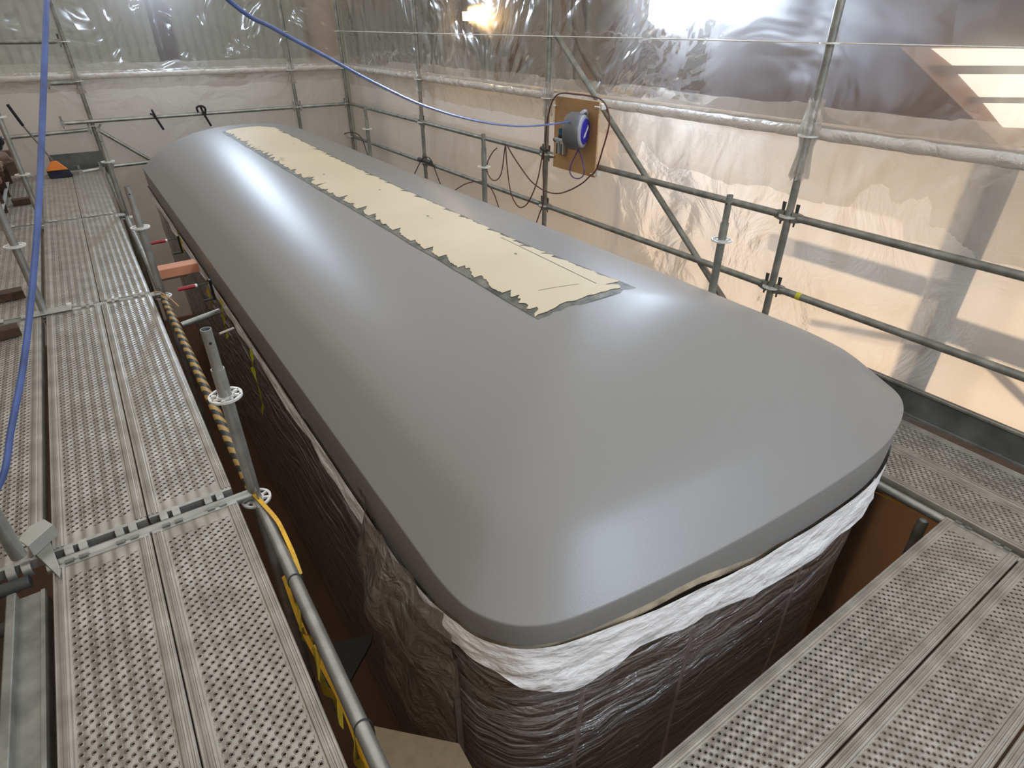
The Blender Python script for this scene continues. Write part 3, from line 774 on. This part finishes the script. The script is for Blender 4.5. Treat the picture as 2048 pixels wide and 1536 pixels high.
# body side and wraps: rings following the outline
def band(zs, ins, seed, amp, name, m, sharp=50, jagz=None, ks=None):
    idx = ks if ks else range(N); closed = ks is None; vs = []; n = len(list(idx)); idx = list(idx)
    for j, (z, i_) in enumerate(zip(zs, ins)):
        for k in idx:
            x, y = OUT[k]; sx, sy = spine(x, y); v = Vector((x - sx, y - sy)).normalized()
            a = amp * (nz(x, y, z * 2 + seed, 4) + .5 * nz(x, y, z * 3 + seed, 11)) * (0 if j == 0 else 1)
            zz = z + (jagz(x, y, j) if jagz else 0)
            vs.append((x - v.x * (i_ + a), y - v.y * (i_ + a), zz))
    M = len(zs); fs = []
    for j in range(M - 1):
        for k in range(n if closed else n - 1): a, b2 = j * n + k, j * n + (k + 1) % n; fs.append((a, a + n, b2 + n, b2))
    return part(MB().add(vs, fs), name, m, sharp)
band([-.05, -.3, -1.2, FL + .02], [.05, .06, .07, .07], 1, 0, 'body_side', BODY)
# dirty cream body edge showing between paint and masking at the near end
EDGEC = mat('bare_cream_edge', (.50, .42, .30), .6, var=(12, .4))
def band2(ft, fb, rows, ins, seed, amp, name, m, sharp=40):
    vs = []; idx = range(N)
    for j in range(rows + 1):
        t = j / rows
        for k in idx:
            x, y = OUT[k]; sx, sy = spine(x, y); v = Vector((x - sx, y - sy)).normalized()
            z = ft(x, y) * (1 - t) + fb(x, y) * t
            a = amp * (nz(x, y, z * 2 + seed, 5) + .6 * nz(x * .6, y * .6, z * 3 + seed, 17)) * min(1, 3 * t)
            vs.append((x - v.x * (ins + a), y - v.y * (ins + a), z))
    n = N; fs = []
    for j in range(rows):
        for k in range(n): a, b2 = j * n + k, j * n + (k + 1) % n; fs.append((a, a + n, b2 + n, b2))
    return part(MB().add(vs, fs), name, m, sharp)
band2(lambda x, y: rim_b(x, y) + .01, lambda x, y: rim_b(x, y) - .06, 2, .014, 2, .0, 'body_edge', EDGEC)
def mask_t(x, y):
    xx = x; g = math.exp(-((xx - 1.30) / .30) ** 2) * near_w(y)
    return rim_b(x, y) + .004 - .048 * g + .012 * (1 - near_w(y)) * nz(x, y, 3, 2.6)
band2(mask_t, mask_b, 10, -.013, 3, .015, 'masking_strip', MASK, 30)
def wrapz(x, y, j): return 0
zs = [-.09 - .055 * k for k in range(8)] + [-.6, -.8, -1.0, -1.3, -1.6, -1.9, -2.3]
band(zs, [.012, .008, .012, .014, .016, .018, .02, .022] + [.024, .03, .035, .04, .045, .05, .05], 4, .018, 'plastic_wrap', WRAPF, 60)
# vertical strips of tape on the wrapped near end
TAPE = film('cloudy_tape', 1.5, .45, .3, (.5, .42, .38), 8, .02)
for i, (u0, w_) in enumerate(((1006, 10), (1192, 13), (1385, 9), (1560, 8))):
    top = on('y', .79, u0, 1370 - (u0 - 1006) * .28)
    best = min(range(N), key=lambda k: abs(OUT[k][0] - top.x) + (5 if OUT[k][1] > 1.2 else 0)); x, y = OUT[best]
    vs = []
    for z in [-.24 - .1 * q for q in range(13)]:
        off = .012 + .006 * nz(x, z, 3, 3)
        vs += [(x - .012, y - off, z), (x + .012, y - off, z)]
    part(MB().add(vs, [(2 * k, 2 * k + 1, 2 * k + 3, 2 * k + 2) for k in range(12)]), 'tape_strip', TAPE, 0)
# loose bulging film at the near left corner
mb = MB(); vs = []; nu, nv = 26, 22
for j in range(nv + 1):
    for i in range(nu + 1):
        u, v = i / nu, j / nv
        y = 1.95 - u * .80; z = .0 - v * 1.25
        bul = math.sin(PI * u) ** .8 * (.14 * math.exp(-((v - .22) / .17) ** 2) + .10 * math.exp(-((v - .62) / .2) ** 2))
        x = CX - A - .012 - bul + .02 * nz(y, z, 2, 5) + .012 * math.sin(u * 21 + v * 4)
        vs.append((x, y, z))
mb.add(vs, [(j * (nu + 1) + i, j * (nu + 1) + i + 1, (j + 1) * (nu + 1) + i + 1, (j + 1) * (nu + 1) + i) for j in range(nv) for i in range(nu)])
part(mb, 'loose_film', film('loose_dusty_film', 1.8, .5, .22, (.30, .26, .22), 7, .04), 60)
# lime and yellow tape scraps stuck to the wrapped side
def scrap(pts, w_, label, m=YEL, name='tape_scrap', seed=0):
    P = catmull(pts, 6); L = len(P); wv = []
    for i in range(L):
        a = i * .7 + seed; ww = w_ * (.55 + .6 * abs(nz(i * .31, seed, 2, 1)))
        wv.append(Vector((.3 * math.cos(a), .6, .55 * math.sin(a * .7))).normalized() * ww)
    return tag(MB().ribbon(P, wv).build(name, m), label, 'tape')
XT = CX - A - .045
scrap([(XT, 3.62, -.05), (XT - .01, 3.65, -.16), (XT - .012, 3.70, -.25), (XT - .02, 3.60, -.42), (XT - .03, 3.66, -.56)], .055, 'yellow tape trailing down the wrapped side behind the nearest left rosette', YELG, seed=1)
scrap([(XT, 4.45, -.02), (XT - .01, 4.48, -.12), (XT - .01, 4.55, -.22), (XT - .02, 4.50, -.34)], .075, 'crumpled yellow tape on the wrapped side below the red clamp', YELG, seed=3)
scrap([(XT, 4.95, -.02), (XT - .015, 5.0, -.14), (XT - .02, 4.97, -.26), (XT - .02, 5.08, -.40)], .07, 'yellow tape hanging beside the black clamp bar', YEL, seed=5)
scrap([(XT + .005, 6.35, .0), (XT, 6.30, -.10), (XT - .01, 6.2, -.2)], .07, 'short yellow tape end next to the timber block', YEL, seed=6)

# ================================================================ GAP ON THE LEFT
t = thing('timber_block', (.345, 5.35, -.03), 'pale pink timber block bridging from the left tube to the roof side', 'timber')
pa, pb = on('z', .0, 335, 572), on('z', .0, 397, 556)
MB().box((0, 0, 0), (.30, .13, .075), Matrix.Rotation(.06, 3, 'Z')).build('block', TIMB, t, 0, .004)
def fclamp(loc, label, rz=0):
    t = thing('bar_clamp', loc, label, 'clamp', 'red handled clamps on the roof side', rz)
    MB().tube([(-.15, 0, 0), (-.03, 0, .004)], [.013, .015], 10).build('handle', REDP, t)
    MB().tube([(-.03, 0, .004), (-.015, 0, .0045)], .013, 10).build('ferrule', WHITEP, t)
    MB().tube([(-.015, 0, .0045), (.06, 0, .007)], .005, 8).build('screw', STEELDK, t)
    MB().box((.075, 0, -.05), (.018, .03, .16)).build('jaw', BLACK, t, 0, .003)
    MB().box((.04, -.0, -.125), (.09, .012, .012)).build('bar', STEELDK, t, 0)
    return t
fclamp((.40, 6.10, .0), 'red handled clamp beyond the timber block')
fclamp((.42, 4.78, .0), 'red handled clamp on the camera side of the timber block')
b = MB().tube([(.20, 4.35, -.10), (.47, 4.45, -.10)], .02, 12); tag(b.build('short_tube', GALV), 'short grey tube across the gap below the nearer red clamp', 'tube')
b = MB().tube([(.40, 4.15, -.14), (.50, 4.19, -.14)], .008, 8); tag(b.build('white_rod', WHITEP), 'thin pale rod end below the short grey tube', 'rod')
# chipboard pieces down in the gap
b = MB().box((.36, 7.05, -.62), (.30, .62, .02), Matrix.Rotation(-.2, 3, 'X')); tag(b.build('chipboard_panel', CHIP, smooth=0), 'grey brown board deep in the far part of the left gap', 'board')
pc = [on('z', -.62, u, v) for u, v in ((748, 1452), (918, 1487), (990, 1620), (790, 1660))]
mb = MB(); mb.add([tuple(p) for p in pc] + [(p.x, p.y, p.z - .018) for p in pc], [(0, 1, 2, 3), (7, 6, 5, 4), (0, 4, 5, 1), (1, 5, 6, 2), (2, 6, 7, 3), (3, 7, 4, 0)])
tag(mb.build('chipboard_panel', CHIP, smooth=0), 'pale board at the bottom of the picture beside the nearest tube', 'board')
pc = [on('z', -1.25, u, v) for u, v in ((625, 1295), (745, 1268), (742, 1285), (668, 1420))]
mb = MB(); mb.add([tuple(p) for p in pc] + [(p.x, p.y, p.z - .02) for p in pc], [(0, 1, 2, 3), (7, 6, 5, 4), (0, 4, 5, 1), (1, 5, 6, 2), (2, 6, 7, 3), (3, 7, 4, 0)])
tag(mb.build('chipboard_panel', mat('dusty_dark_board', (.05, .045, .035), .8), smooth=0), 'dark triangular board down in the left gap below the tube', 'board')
# black ties on the near tube
for i, y in enumerate((1.66, 1.02)):
    m_ = MB(); n = 20; pts = [(.176 + .0262 * math.cos(2 * PI * k / n), y + .012 * math.sin(2 * PI * k / n), -.06 + .0262 * math.sin(2 * PI * k / n)) for k in range(n + 1)]
    tag(m_.tube(pts, .0022, 6, False).build('cable_tie', BLACK), ('black cable tie round the pale left tube, further one', 'black cable tie round the pale left tube, nearer the bottom edge')[i], 'cable tie')
# yellow strap over the tube and torn yellow tape under it
P = [on('x', .17, 489, 984)]
sp = [(.160, 2.205, -.015), (.185, 2.10, -.028), (.205, 1.98, -.03), (.208, 1.88, -.04), (.210, 1.80, -.075), (.208, 1.74, -.12)]
Pc = catmull(sp, 6)
tag(MB().ribbon(Pc, [Vector((.016, .006, 0))] * len(Pc), .0012).build('webbing_strap', YELS), 'yellow webbing strap lying over the pale left tube', 'strap')
for i, (pts, w_, lb) in enumerate((
    ([(.150, 1.60, -.09), (.140, 1.50, -.13), (.150, 1.40, -.15), (.165, 1.28, -.14)], .10, 'torn yellow tape under the pale left tube, furthest piece'),
    ([(.140, 1.36, -.10), (.135, 1.26, -.15), (.150, 1.16, -.17)], .11, 'torn yellow tape under the pale left tube, middle piece'),
    ([(.145, 1.03, -.10), (.135, .97, -.14), (.140, .90, -.18), (.150, .84, -.2)], .10, 'torn yellow tape under the pale left tube, piece below the nearer tie'),
    ([(.165, .92, -.12), (.160, .84, -.13), (.160, .76, -.16)], .09, 'torn yellow tape under the pale left tube, piece at the bottom edge'))):
    scrap(pts, w_, lb, YEL, seed=10 + i)
Pc = catmull([(.150, 1.75, -.10), (.140, 1.5, -.125), (.150, 1.3, -.12), (.158, 1.15, -.13), (.150, .95, -.14), (.158, .7, -.15)], 8)
tag(MB().ribbon(Pc, [Vector((.014, .0, .008))] * len(Pc), .001).build('webbing_strap', YELS), 'long thin yellow strap running along under the pale left tube', 'strap')
Pc = catmull([(.12, 4.83, .0), (.16, 4.72, .02), (.20, 4.62, .0), (.23, 4.52, -.03)], 6)
tag(MB().tube(Pc, .005, 6).build('rope_end', mat('pale_rope', (.45, .30, .16), .8)), 'pale rope end at the plank corner near the timber block', 'rope')

# ================================================================ RIGHT GAP
a = on('z', -.56, 1752, 985); b2 = on('z', -.56, 1838, 1024)
tag(MB().ribbon([a - (b2 - a) * .4, a, b2], Vector((.004, .014, 0)), .001).build('webbing_strap', YELS), 'thin yellow strap above the brown floor at the right corner of the roof', 'strap')
sp_ = on('z', -.50, 1848, 1040)
t = thing('tube_stub', (sp_.x, sp_.y, -.62), 'grey rounded tube stub beside the end of the near platform plank', 'tube stub')
MB().tube([(0, 0, 0), (0, 0, .10), (0, 0, .118), (0, 0, .124)], [.026, .026, .020, .006], 18).build('cap', GALVD, t)
MB().tube([(0, 0, -1.75), (0, 0, 0)], .022, 16).build('tube', GALVD, t)

# lime tape marker on the lower right rail
yy = on('x', 3.73, 1594, 597).y
tag(MB().tube([(RX, yy - .018, zl), (RX, yy + .018, zl)], .0262, 18).build('tape_marker', YELG), 'small yellow tape band on the lower right handrail next to the nearest post', 'tape')

# black spring clamps on the back rail
def sclamp(x, label, hook):
    t = thing('spring_clamp', (x, 10.13, .575), label, 'clamp')
    MB().tube([(.0, -.0, .10), (.02, -.025, 0), (.075, -.03, -.16)], [.013, .017, .015], 8).build('grip', BLACK, t)
    if hook: MB().tube(catmull([(-.05, -.02, .03), (-.055, -.03, .09), (0, -.035, .11), (.05, -.03, .08), (.04, -.03, .02), (.02, -.03, -.04)], 4), .014, 8).build('jaw', BLACK, t)
    else: MB().tube([(-.03, -.01, .05), (.005, -.04, .03)], .012, 8).build('jaw', BLACK, t)
sclamp(.93, 'straight black clamp hanging on the long far rail, left one', False)
sclamp(1.55, 'hooked black clamp hanging on the long far rail, right one', True)

# ================================================================ HOSE REEL BOARD
BX = 3.66; by0, by1, bz0, bz1 = 4.07, 4.66, .515, 1.122
t = thing('plywood_board', (BX, (by0 + by1) / 2, bz0), 'plywood board clamped to the right handrails carrying the hose reel', 'board')
hw = (by1 - by0) / 2
MB().box((0, 0, (bz1 - bz0) / 2), (.006, 2 * hw, bz1 - bz0)).build('face', PLY, t, 0)
MB().box((.010, 0, (bz1 - bz0) / 2), (.012, 2 * hw + .001, bz1 - bz0 + .001)).build('edge', PLYE, t, 0)
for i, (yy_, zz_) in enumerate(((hw, .53), (hw, .10), (-hw, .57), (-hw + .0, .03))):
    cb_ = MB().box((.035, yy_, zz_), (.05, .05, .045)).tube([(-.025, yy_ * .97, zz_), (.05, yy_ * .97, zz_)], .007, 8).tube([(-.02, yy_ - .03, zz_), (-.02, yy_ + .03, zz_)], .008, 8)
    cb_.build('coupler', GALVB, t, 30, .003)
# reel
rc = on('x', BX - .12, 1152, 262)
t = thing('hose_reel', (rc.x, rc.y, rc.z), 'grey and blue air hose reel mounted on the plywood board', 'hose reel', rz=math.radians(30))
def lathe_y(prof, n=36):
    vs = []
    for (yy_, r_) in prof:
        vs += [(r_ * math.cos(2 * PI * k / n), yy_, r_ * 1.0 * math.sin(2 * PI * k / n)) for k in range(n)]
    m_ = len(prof); fs = [(j * n + k, (j + 1) * n + k, (j + 1) * n + (k + 1) % n, j * n + (k + 1) % n) for j in range(m_ - 1) for k in range(n)]
    fs += [tuple(range(n)), tuple(range(m_ * n - 1, (m_ - 1) * n - 1, -1))]
    return MB().add(vs, fs)
lathe_y([(.085, .10), (.08, .13), (.05, .150), (-.02, .152), (-.055, .142), (-.068, .128)]).build('drum_shell', REELG, t)
lathe_y([(-.060, .135), (-.075, .128), (-.080, .116), (-.080, .10)]).build('trim_ring', REELL, t)
ld_ = lathe_y([(-.078, .104), (-.088, .100), (-.092, .06), (-.093, .01)]).build('logo_disc', BLUED, t)
# white lettering across the disc (slanting upwards)
lt = MB(); q = Matrix.Rotation(math.radians(-38), 3, 'Y')
gl = {'r': [(0, 0, 0, 2), (0, 2, 1, 2)], 'e': [(0, 0, 0, 2), (0, 2, 1, 2), (1, 2, 1, 1), (1, 1, 0, 1), (0, 0, 1, 0)], 'l': [(0, 0, 0, 3)], 'a': [(1, 0, 1, 2), (0, 2, 1, 2), (0, 0, 0, 1), (0, 1, 1, 1), (0, 0, 1, 0)], 'i': [(0, 0, 0, 2)], 'p': [(0, -1, 0, 2), (0, 2, 1, 2), (1, 2, 1, 0), (1, 0, 0, 0)], 'o': [(0, 0, 0, 2), (0, 2, 1, 2), (1, 2, 1, 0), (1, 0, 0, 0)]}
x0 = -.068; sc = .0105
for ch in 'rapidreel'.replace('d', 'o'):
    for (xa, za, xb, zb) in gl.get(ch, gl['o']):
        pa_, pb_ = Vector((x0 + xa * sc * .8, 0, (za - 1) * sc)), Vector((x0 + xb * sc * .8, 0, (zb - 1) * sc))
        lt.tube([q @ pa_ + Vector((0, -.094, 0)), q @ pb_ + Vector((0, -.094, 0))], .0022, 5)
    x0 += sc * (1.5 if ch not in 'il' else .8)
lt.build('lettering', WHITEP, ld_)
MB().box((-.08, .02, .045), (.09, .055, .05)).build('hose_mouth', BLACK, t, 0, .008)
MB().box((.135, .0, .02), (.02, .05, .22)).build('swivel_bracket', BLACK, t, 0, .005)
mb = MB().tube(catmull([(-.02, -.03, .125), (.0, -.06, .155), (.05, -.065, .150), (.08, -.06, .128)], 4), .016, 8); mb.build('carry_handle', REELL, t)
# air regulator
rg = on('x', BX - .03, 1122, 290)
t = thing('air_regulator', (rg.x, rg.y, rg.z), 'silver air filter regulator with teal knob on the plywood board', 'regulator')
for dy in (-.032, .032):
    MB().box((0, dy, -.015), (.045, .050, .13)).build('filter_bowl', ALU, t, 0, .008)
    MB().box((-.024, dy, -.03), (.004, .012, .09)).build('sight_slot', BLACK, t, 0)
MB().box((0, 0, .045), (.05, .15, .03)).build('manifold', ALU, t, 0, .005)
for dy in (-.085, .085): MB().tube([(0, dy - .014, .035), (0, dy + .014, .035)], .018, 10).build('fitting', BLACK, t)
MB().tube([(0, .012, .06), (0, .012, .085)], .022, 14).build('collar', BLACK, t)
MB().tube([(0, .012, .085), (0, .012, .14)], .020, 14).build('knob', TEAL, t)

# hoses
def hose(px, ax, val, r, m, label, n=8, name='air_hose'):
    pts = [on(ax, val if not isinstance(val, list) else val[i], u, v) for i, (u, v) in enumerate(px)]
    return tag(MB().tube(catmull(pts, n), r, 8).build(name, m), label, 'hose')
XH = BX - .03
hose([(1095, 306), (1091, 290), (1093, 255), (1098, 225), (1106, 200), (1120, 187), (1150, 188), (1185, 193), (1203, 200), (1214, 215), (1219, 240), (1215, 265), (1205, 300), (1192, 340), (1180, 352), (1165, 366), (1140, 380), (1115, 387), (1090, 382), (1065, 365), (1045, 340), (1025, 310), (1014, 290)], 'x', XH, .0065, RUST, 'brown rubber hose looping round the plywood board')
hose([(994, 296), (985, 305), (975, 325), (975, 345), (985, 360), (997, 357), (1004, 340), (1008, 310), (1011, 292), (1013, 320), (1018, 365), (1025, 395), (1038, 414), (1052, 410), (1064, 390), (1075, 360), (1083, 320), (1086, 302)], 'x', XH + .02, .006, RUST, 'brown rubber hose hanging in loops over the upper right handrail')
hose([(1088, 304), (1086, 340), (1087, 400), (1078, 430), (1071, 450)], 'x', XH + .03, .006, RUST, 'brown hose hanging straight down beside the hose reel post')
hose([(906, 383), (920, 374), (933, 367), (955, 363), (975, 369), (988, 388), (999, 420)], 'x', XH + .03, .006, RUST, 'dark hose draped over the lower right handrail behind the middle short post')
hose([(828, 350), (842, 322), (852, 314), (862, 320), (872, 345), (882, 372)], 'x', XH + .03, .006, BLACK, 'black cable draped over the lower handrail at the middle right post')
hose([(645, 277), (670, 275), (688, 268), (700, 265), (715, 268), (725, 280), (732, 300), (738, 315)], 'x', XH + .03, .007, BLACK, 'black cable hanging in the far right corner')
tag(MB().tube([on('x', XH, 1082, 296), on('x', XH, 1094, 302)], .016, 10).build('hose_clip', BLACK), 'black round hose clip beside the hose reel post', 'clip')
tag(MB().tube([on('x', 3.70, 838, 318), on('x', 3.70, 862, 325)], .026, 12).build('end_cap', STEELDK), 'dark tube end at the lower rail of the middle right post', 'tube end')
hose([(1156, 300), (1150, 312), (1142, 330), (1140, 345), (1147, 355), (1158, 357), (1167, 350), (1168, 335), (1163, 315), (1157, 300)], 'x', XH - .03, .0055, mat('violet_hose', (.09, .05, .2), .35), 'violet hose loop below the hose reel')

# long blue hose: from the reel, sagging up towards the camera side, then down past the left of the view
P0 = on('x', BX - .2, 1142, 243)
d0 = Vector((P0.x, P0.y)); d1 = Vector((-.02, 1.75)); nrm = Vector((-(d1 - d0).y, (d1 - d0).x)).normalized()
def onplane(u, v):
    r = ray(u, v); k = (d0.x * nrm.x + d0.y * nrm.y) / (r.x * nrm.x + r.y * nrm.y); return Vector((0, 0, H)) + r * k
bl_ = [P0] + [onplane(u, v) for u, v in ((1090, 250), (1030, 252), (950, 241), (850, 212), (750, 166), (650, 112), (550, 58), (450, -6))]
e = bl_[-1]; bl_ += [Vector((e.x - .35, e.y - .18, e.z + .32)), Vector((.05, 1.85, 2.75))]
down = []
for (u, v, k) in ((93, -90, 1.30), (93, 0, 1.24), (89, 120, 1.20), (84, 260, 1.17), (78, 400, 1.14), (66, 560, 1.12), (48, 720, 1.10), (22, 860, 1.08), (3, 960, 1.07), (-60, 1060, 1.06)):
    down.append(Vector((0, 0, H)) + ray(u, v) / F * k * 1.15)
bl_ += [Vector((.02, 1.72, 2.45))] + down
tag(MB().tube(catmull(bl_, 10), .0065, 10).build('air_hose', BLUEH), 'long blue air hose sagging from the reel and hanging down at the left', 'hose')

# ================================================================ LEFT PLATFORM CLUTTER
# broom
t = thing('broom', (-.36, 9.80, .03), 'broom with orange head and black grip standing at the far end of the left platform', 'broom')
hb = MB(); vs = [(-.11, -.03, .05), (.12, -.03, .05), (.12, .03, .05), (-.11, .03, .05), (-.03, -.02, .16), (.03, -.02, .16), (.03, .02, .16), (-.03, .02, .16)]
hb.add(vs, [(0, 1, 5, 4), (1, 2, 6, 5), (2, 3, 7, 6), (3, 0, 4, 7), (4, 5, 6, 7), (3, 2, 1, 0)]).build('head', ORANGE, t, 0, .006)
bb = MB(); vs = [(-.11, -.03, .05), (.12, -.03, .05), (.12, .03, .05), (-.11, .03, .05), (-.10, -.10, -.02), (.15, -.10, -.02), (.15, .02, -.025), (-.10, .02, -.025)]
bb.add(vs, [(4, 5, 1, 0), (5, 6, 2, 1), (6, 7, 3, 2), (7, 4, 0, 3), (0, 1, 2, 3), (7, 6, 5, 4)]).build('bristles', BRISTLE, t, 0)
MB().tube([(0, 0, .15), (-.16, -.10, .60)], .011, 10).build('handle', GALV, t)
MB().tube([(-.16, -.10, .60), (-.225, -.14, .84)], .017, 10).build('grip', BLACK, t)
# bin bag
def blob(c, r, seed, name, m, label, cat, sx=1, sy=1, sz=1, amp=.25):
    vs = []; nu, nv = 20, 12
    for j in range(nv + 1):
        for i in range(nu):
            a, b_ = 2 * PI * i / nu, PI * j / nv; d = Vector((math.sin(b_) * math.cos(a), math.sin(b_) * math.sin(a), math.cos(b_)))
            k = r * (1 + amp * noise.noise(d * 2.2 + Vector((seed, 0, 0))) + .3 * amp * noise.noise(d * 6 + Vector((seed, 0, 0))))
            vs.append((c[0] + d.x * k * sx, c[1] + d.y * k * sy, max(c[2] + d.z * k * sz, .004)))
    fs = [(j * nu + i, (j + 1) * nu + i, (j + 1) * nu + (i + 1) % nu, j * nu + (i + 1) % nu) for j in range(nv) for i in range(nu)]
    return tag(MB().add(vs, fs).build(name, m, smooth=60), label, cat)
# timber pile and sacks on a trestle of boards beyond the second outer plank
pl_ = MB().box((-.96, 9.0, .22), (.36, 1.5, .03)); 
t = thing('low_bench', (-.98, 8.9, 0), 'low bench of boards at the outer side of the left platform carrying offcuts', 'bench')
MB().box((0, 0, .29), (.34, 1.9, .03)).build('top', TIMBR, t, 0)
for yy_ in (-.8, 0, .8): MB().box((0, yy_, .137), (.28, .05, .275)).build('trestle', TIMBD, t, 0)
blob((-.86, 9.05, .57), .145, 1, 'bin_bag', BAG, 'black bin bag on top of the sacks at the far left', 'bag', 1.0, 1.0, .8)
blob((-.83, 8.95, .385), .12, 5, 'paper_sack', SACK, 'crumpled brown paper sack under the black bin bag', 'sack', 1.1, 1.5, .75)
random.seed(3)
desc = ['largest', 'thin flat', 'square ended', 'dark cracked', 'long narrow', 'short upright', 'reddish split', 'pale ended', 'small wedge shaped']
mats_ = [TIMBR, TIMBR, TIMBD, TIMBD, TIMBR, SACK, TIMBR, CHIP, TIMBR]
zz_ = [.335] * 9
ys_ = [8.05, 8.22, 8.40, 8.57, 8.15, 8.34, 8.70, 8.50, 8.0]
for i in range(9):
    lay = 0 if i in (0, 1, 2, 3, 6, 8) else 1
    c = (-.97 + random.uniform(-.06, .08), ys_[i], .335 + lay * .072)
    d = (.20 + .08 * random.random(), .09 + .05 * random.random(), .05 + .016 * random.random())
    tag(MB().box(c, d, Matrix.Rotation(random.uniform(-.3, .3), 3, 'Z')).build('timber_offcut', mats_[i], None, 0, .004),
        desc[i] + ' timber offcut in the pile on the low bench at the far left', 'timber', 'timber offcuts on the low bench')
for i, (u, v, lb) in enumerate(((48, 402, 'dark timber block on the outer left planks, furthest one'), (18, 590, 'dark timber block on the outer left planks, middle one'), (14, 664, 'dark timber block on the outer left planks, nearest one'))):
    p = on('z', .03, u, v)
    tag(MB().box((min(p.x, -.72) - .02 * (i == 2), p.y, .031), (.17, .10, .058), Matrix.Rotation(.12, 3, 'Z')).build('timber_block', TIMBD, None, 0, .004), lb, 'timber', 'dark timber blocks on the outer planks')
t = thing('steel_channel', (-.868, 8.3, .005), 'bright edged steel channel lying along the outer edge of the left planks', 'steel channel')
MB().box((0, 0, .045), (.008, 1.9, .09)).build('web', GALV, t, 0); MB().box((.016, 0, .087), (.032, 1.9, .006)).build('flange', GALVB, t, 0)
b = MB().box((-.9, 10.1, .17), (.34, .05, .30), Matrix.Rotation(.1, 3, 'X')); tag(b.build('cardboard_sheet', SACK, smooth=0), 'brown board leaning at the far left end of the platform', 'board')

# ================================================================ LIGHT, WORLD, CAMERA
w = bpy.data.worlds.new('World'); bpy.context.scene.world = w; w.use_nodes = True
bg = w.node_tree.nodes['Background']; bg.inputs[0].default_value = (1.0, .965, .92, 1); bg.inputs[1].default_value = .98

cam = bpy.data.cameras.new('Camera'); co = bpy.data.objects.new('Camera', cam); C.objects.link(co)
cam.sensor_width = 36; cam.lens = F / 2048 * 36; cam.clip_start = .02; cam.clip_end = 100
Rm = Matrix((RW.col[0], -RW.col[1], -RW.col[2])).transposed()
co.matrix_world = Matrix.Translation((0, 0, H)) @ Rm.to_4x4()
sc = bpy.context.scene; sc.camera = co
sc.view_settings.view_transform = 'Standard'; sc.view_settings.look = 'None'; sc.view_settings.gamma = 1
sc.view_settings.exposure = 0
sc.cycles.max_bounces = 8; sc.cycles.transparent_max_bounces = 16; sc.cycles.use_denoising = True
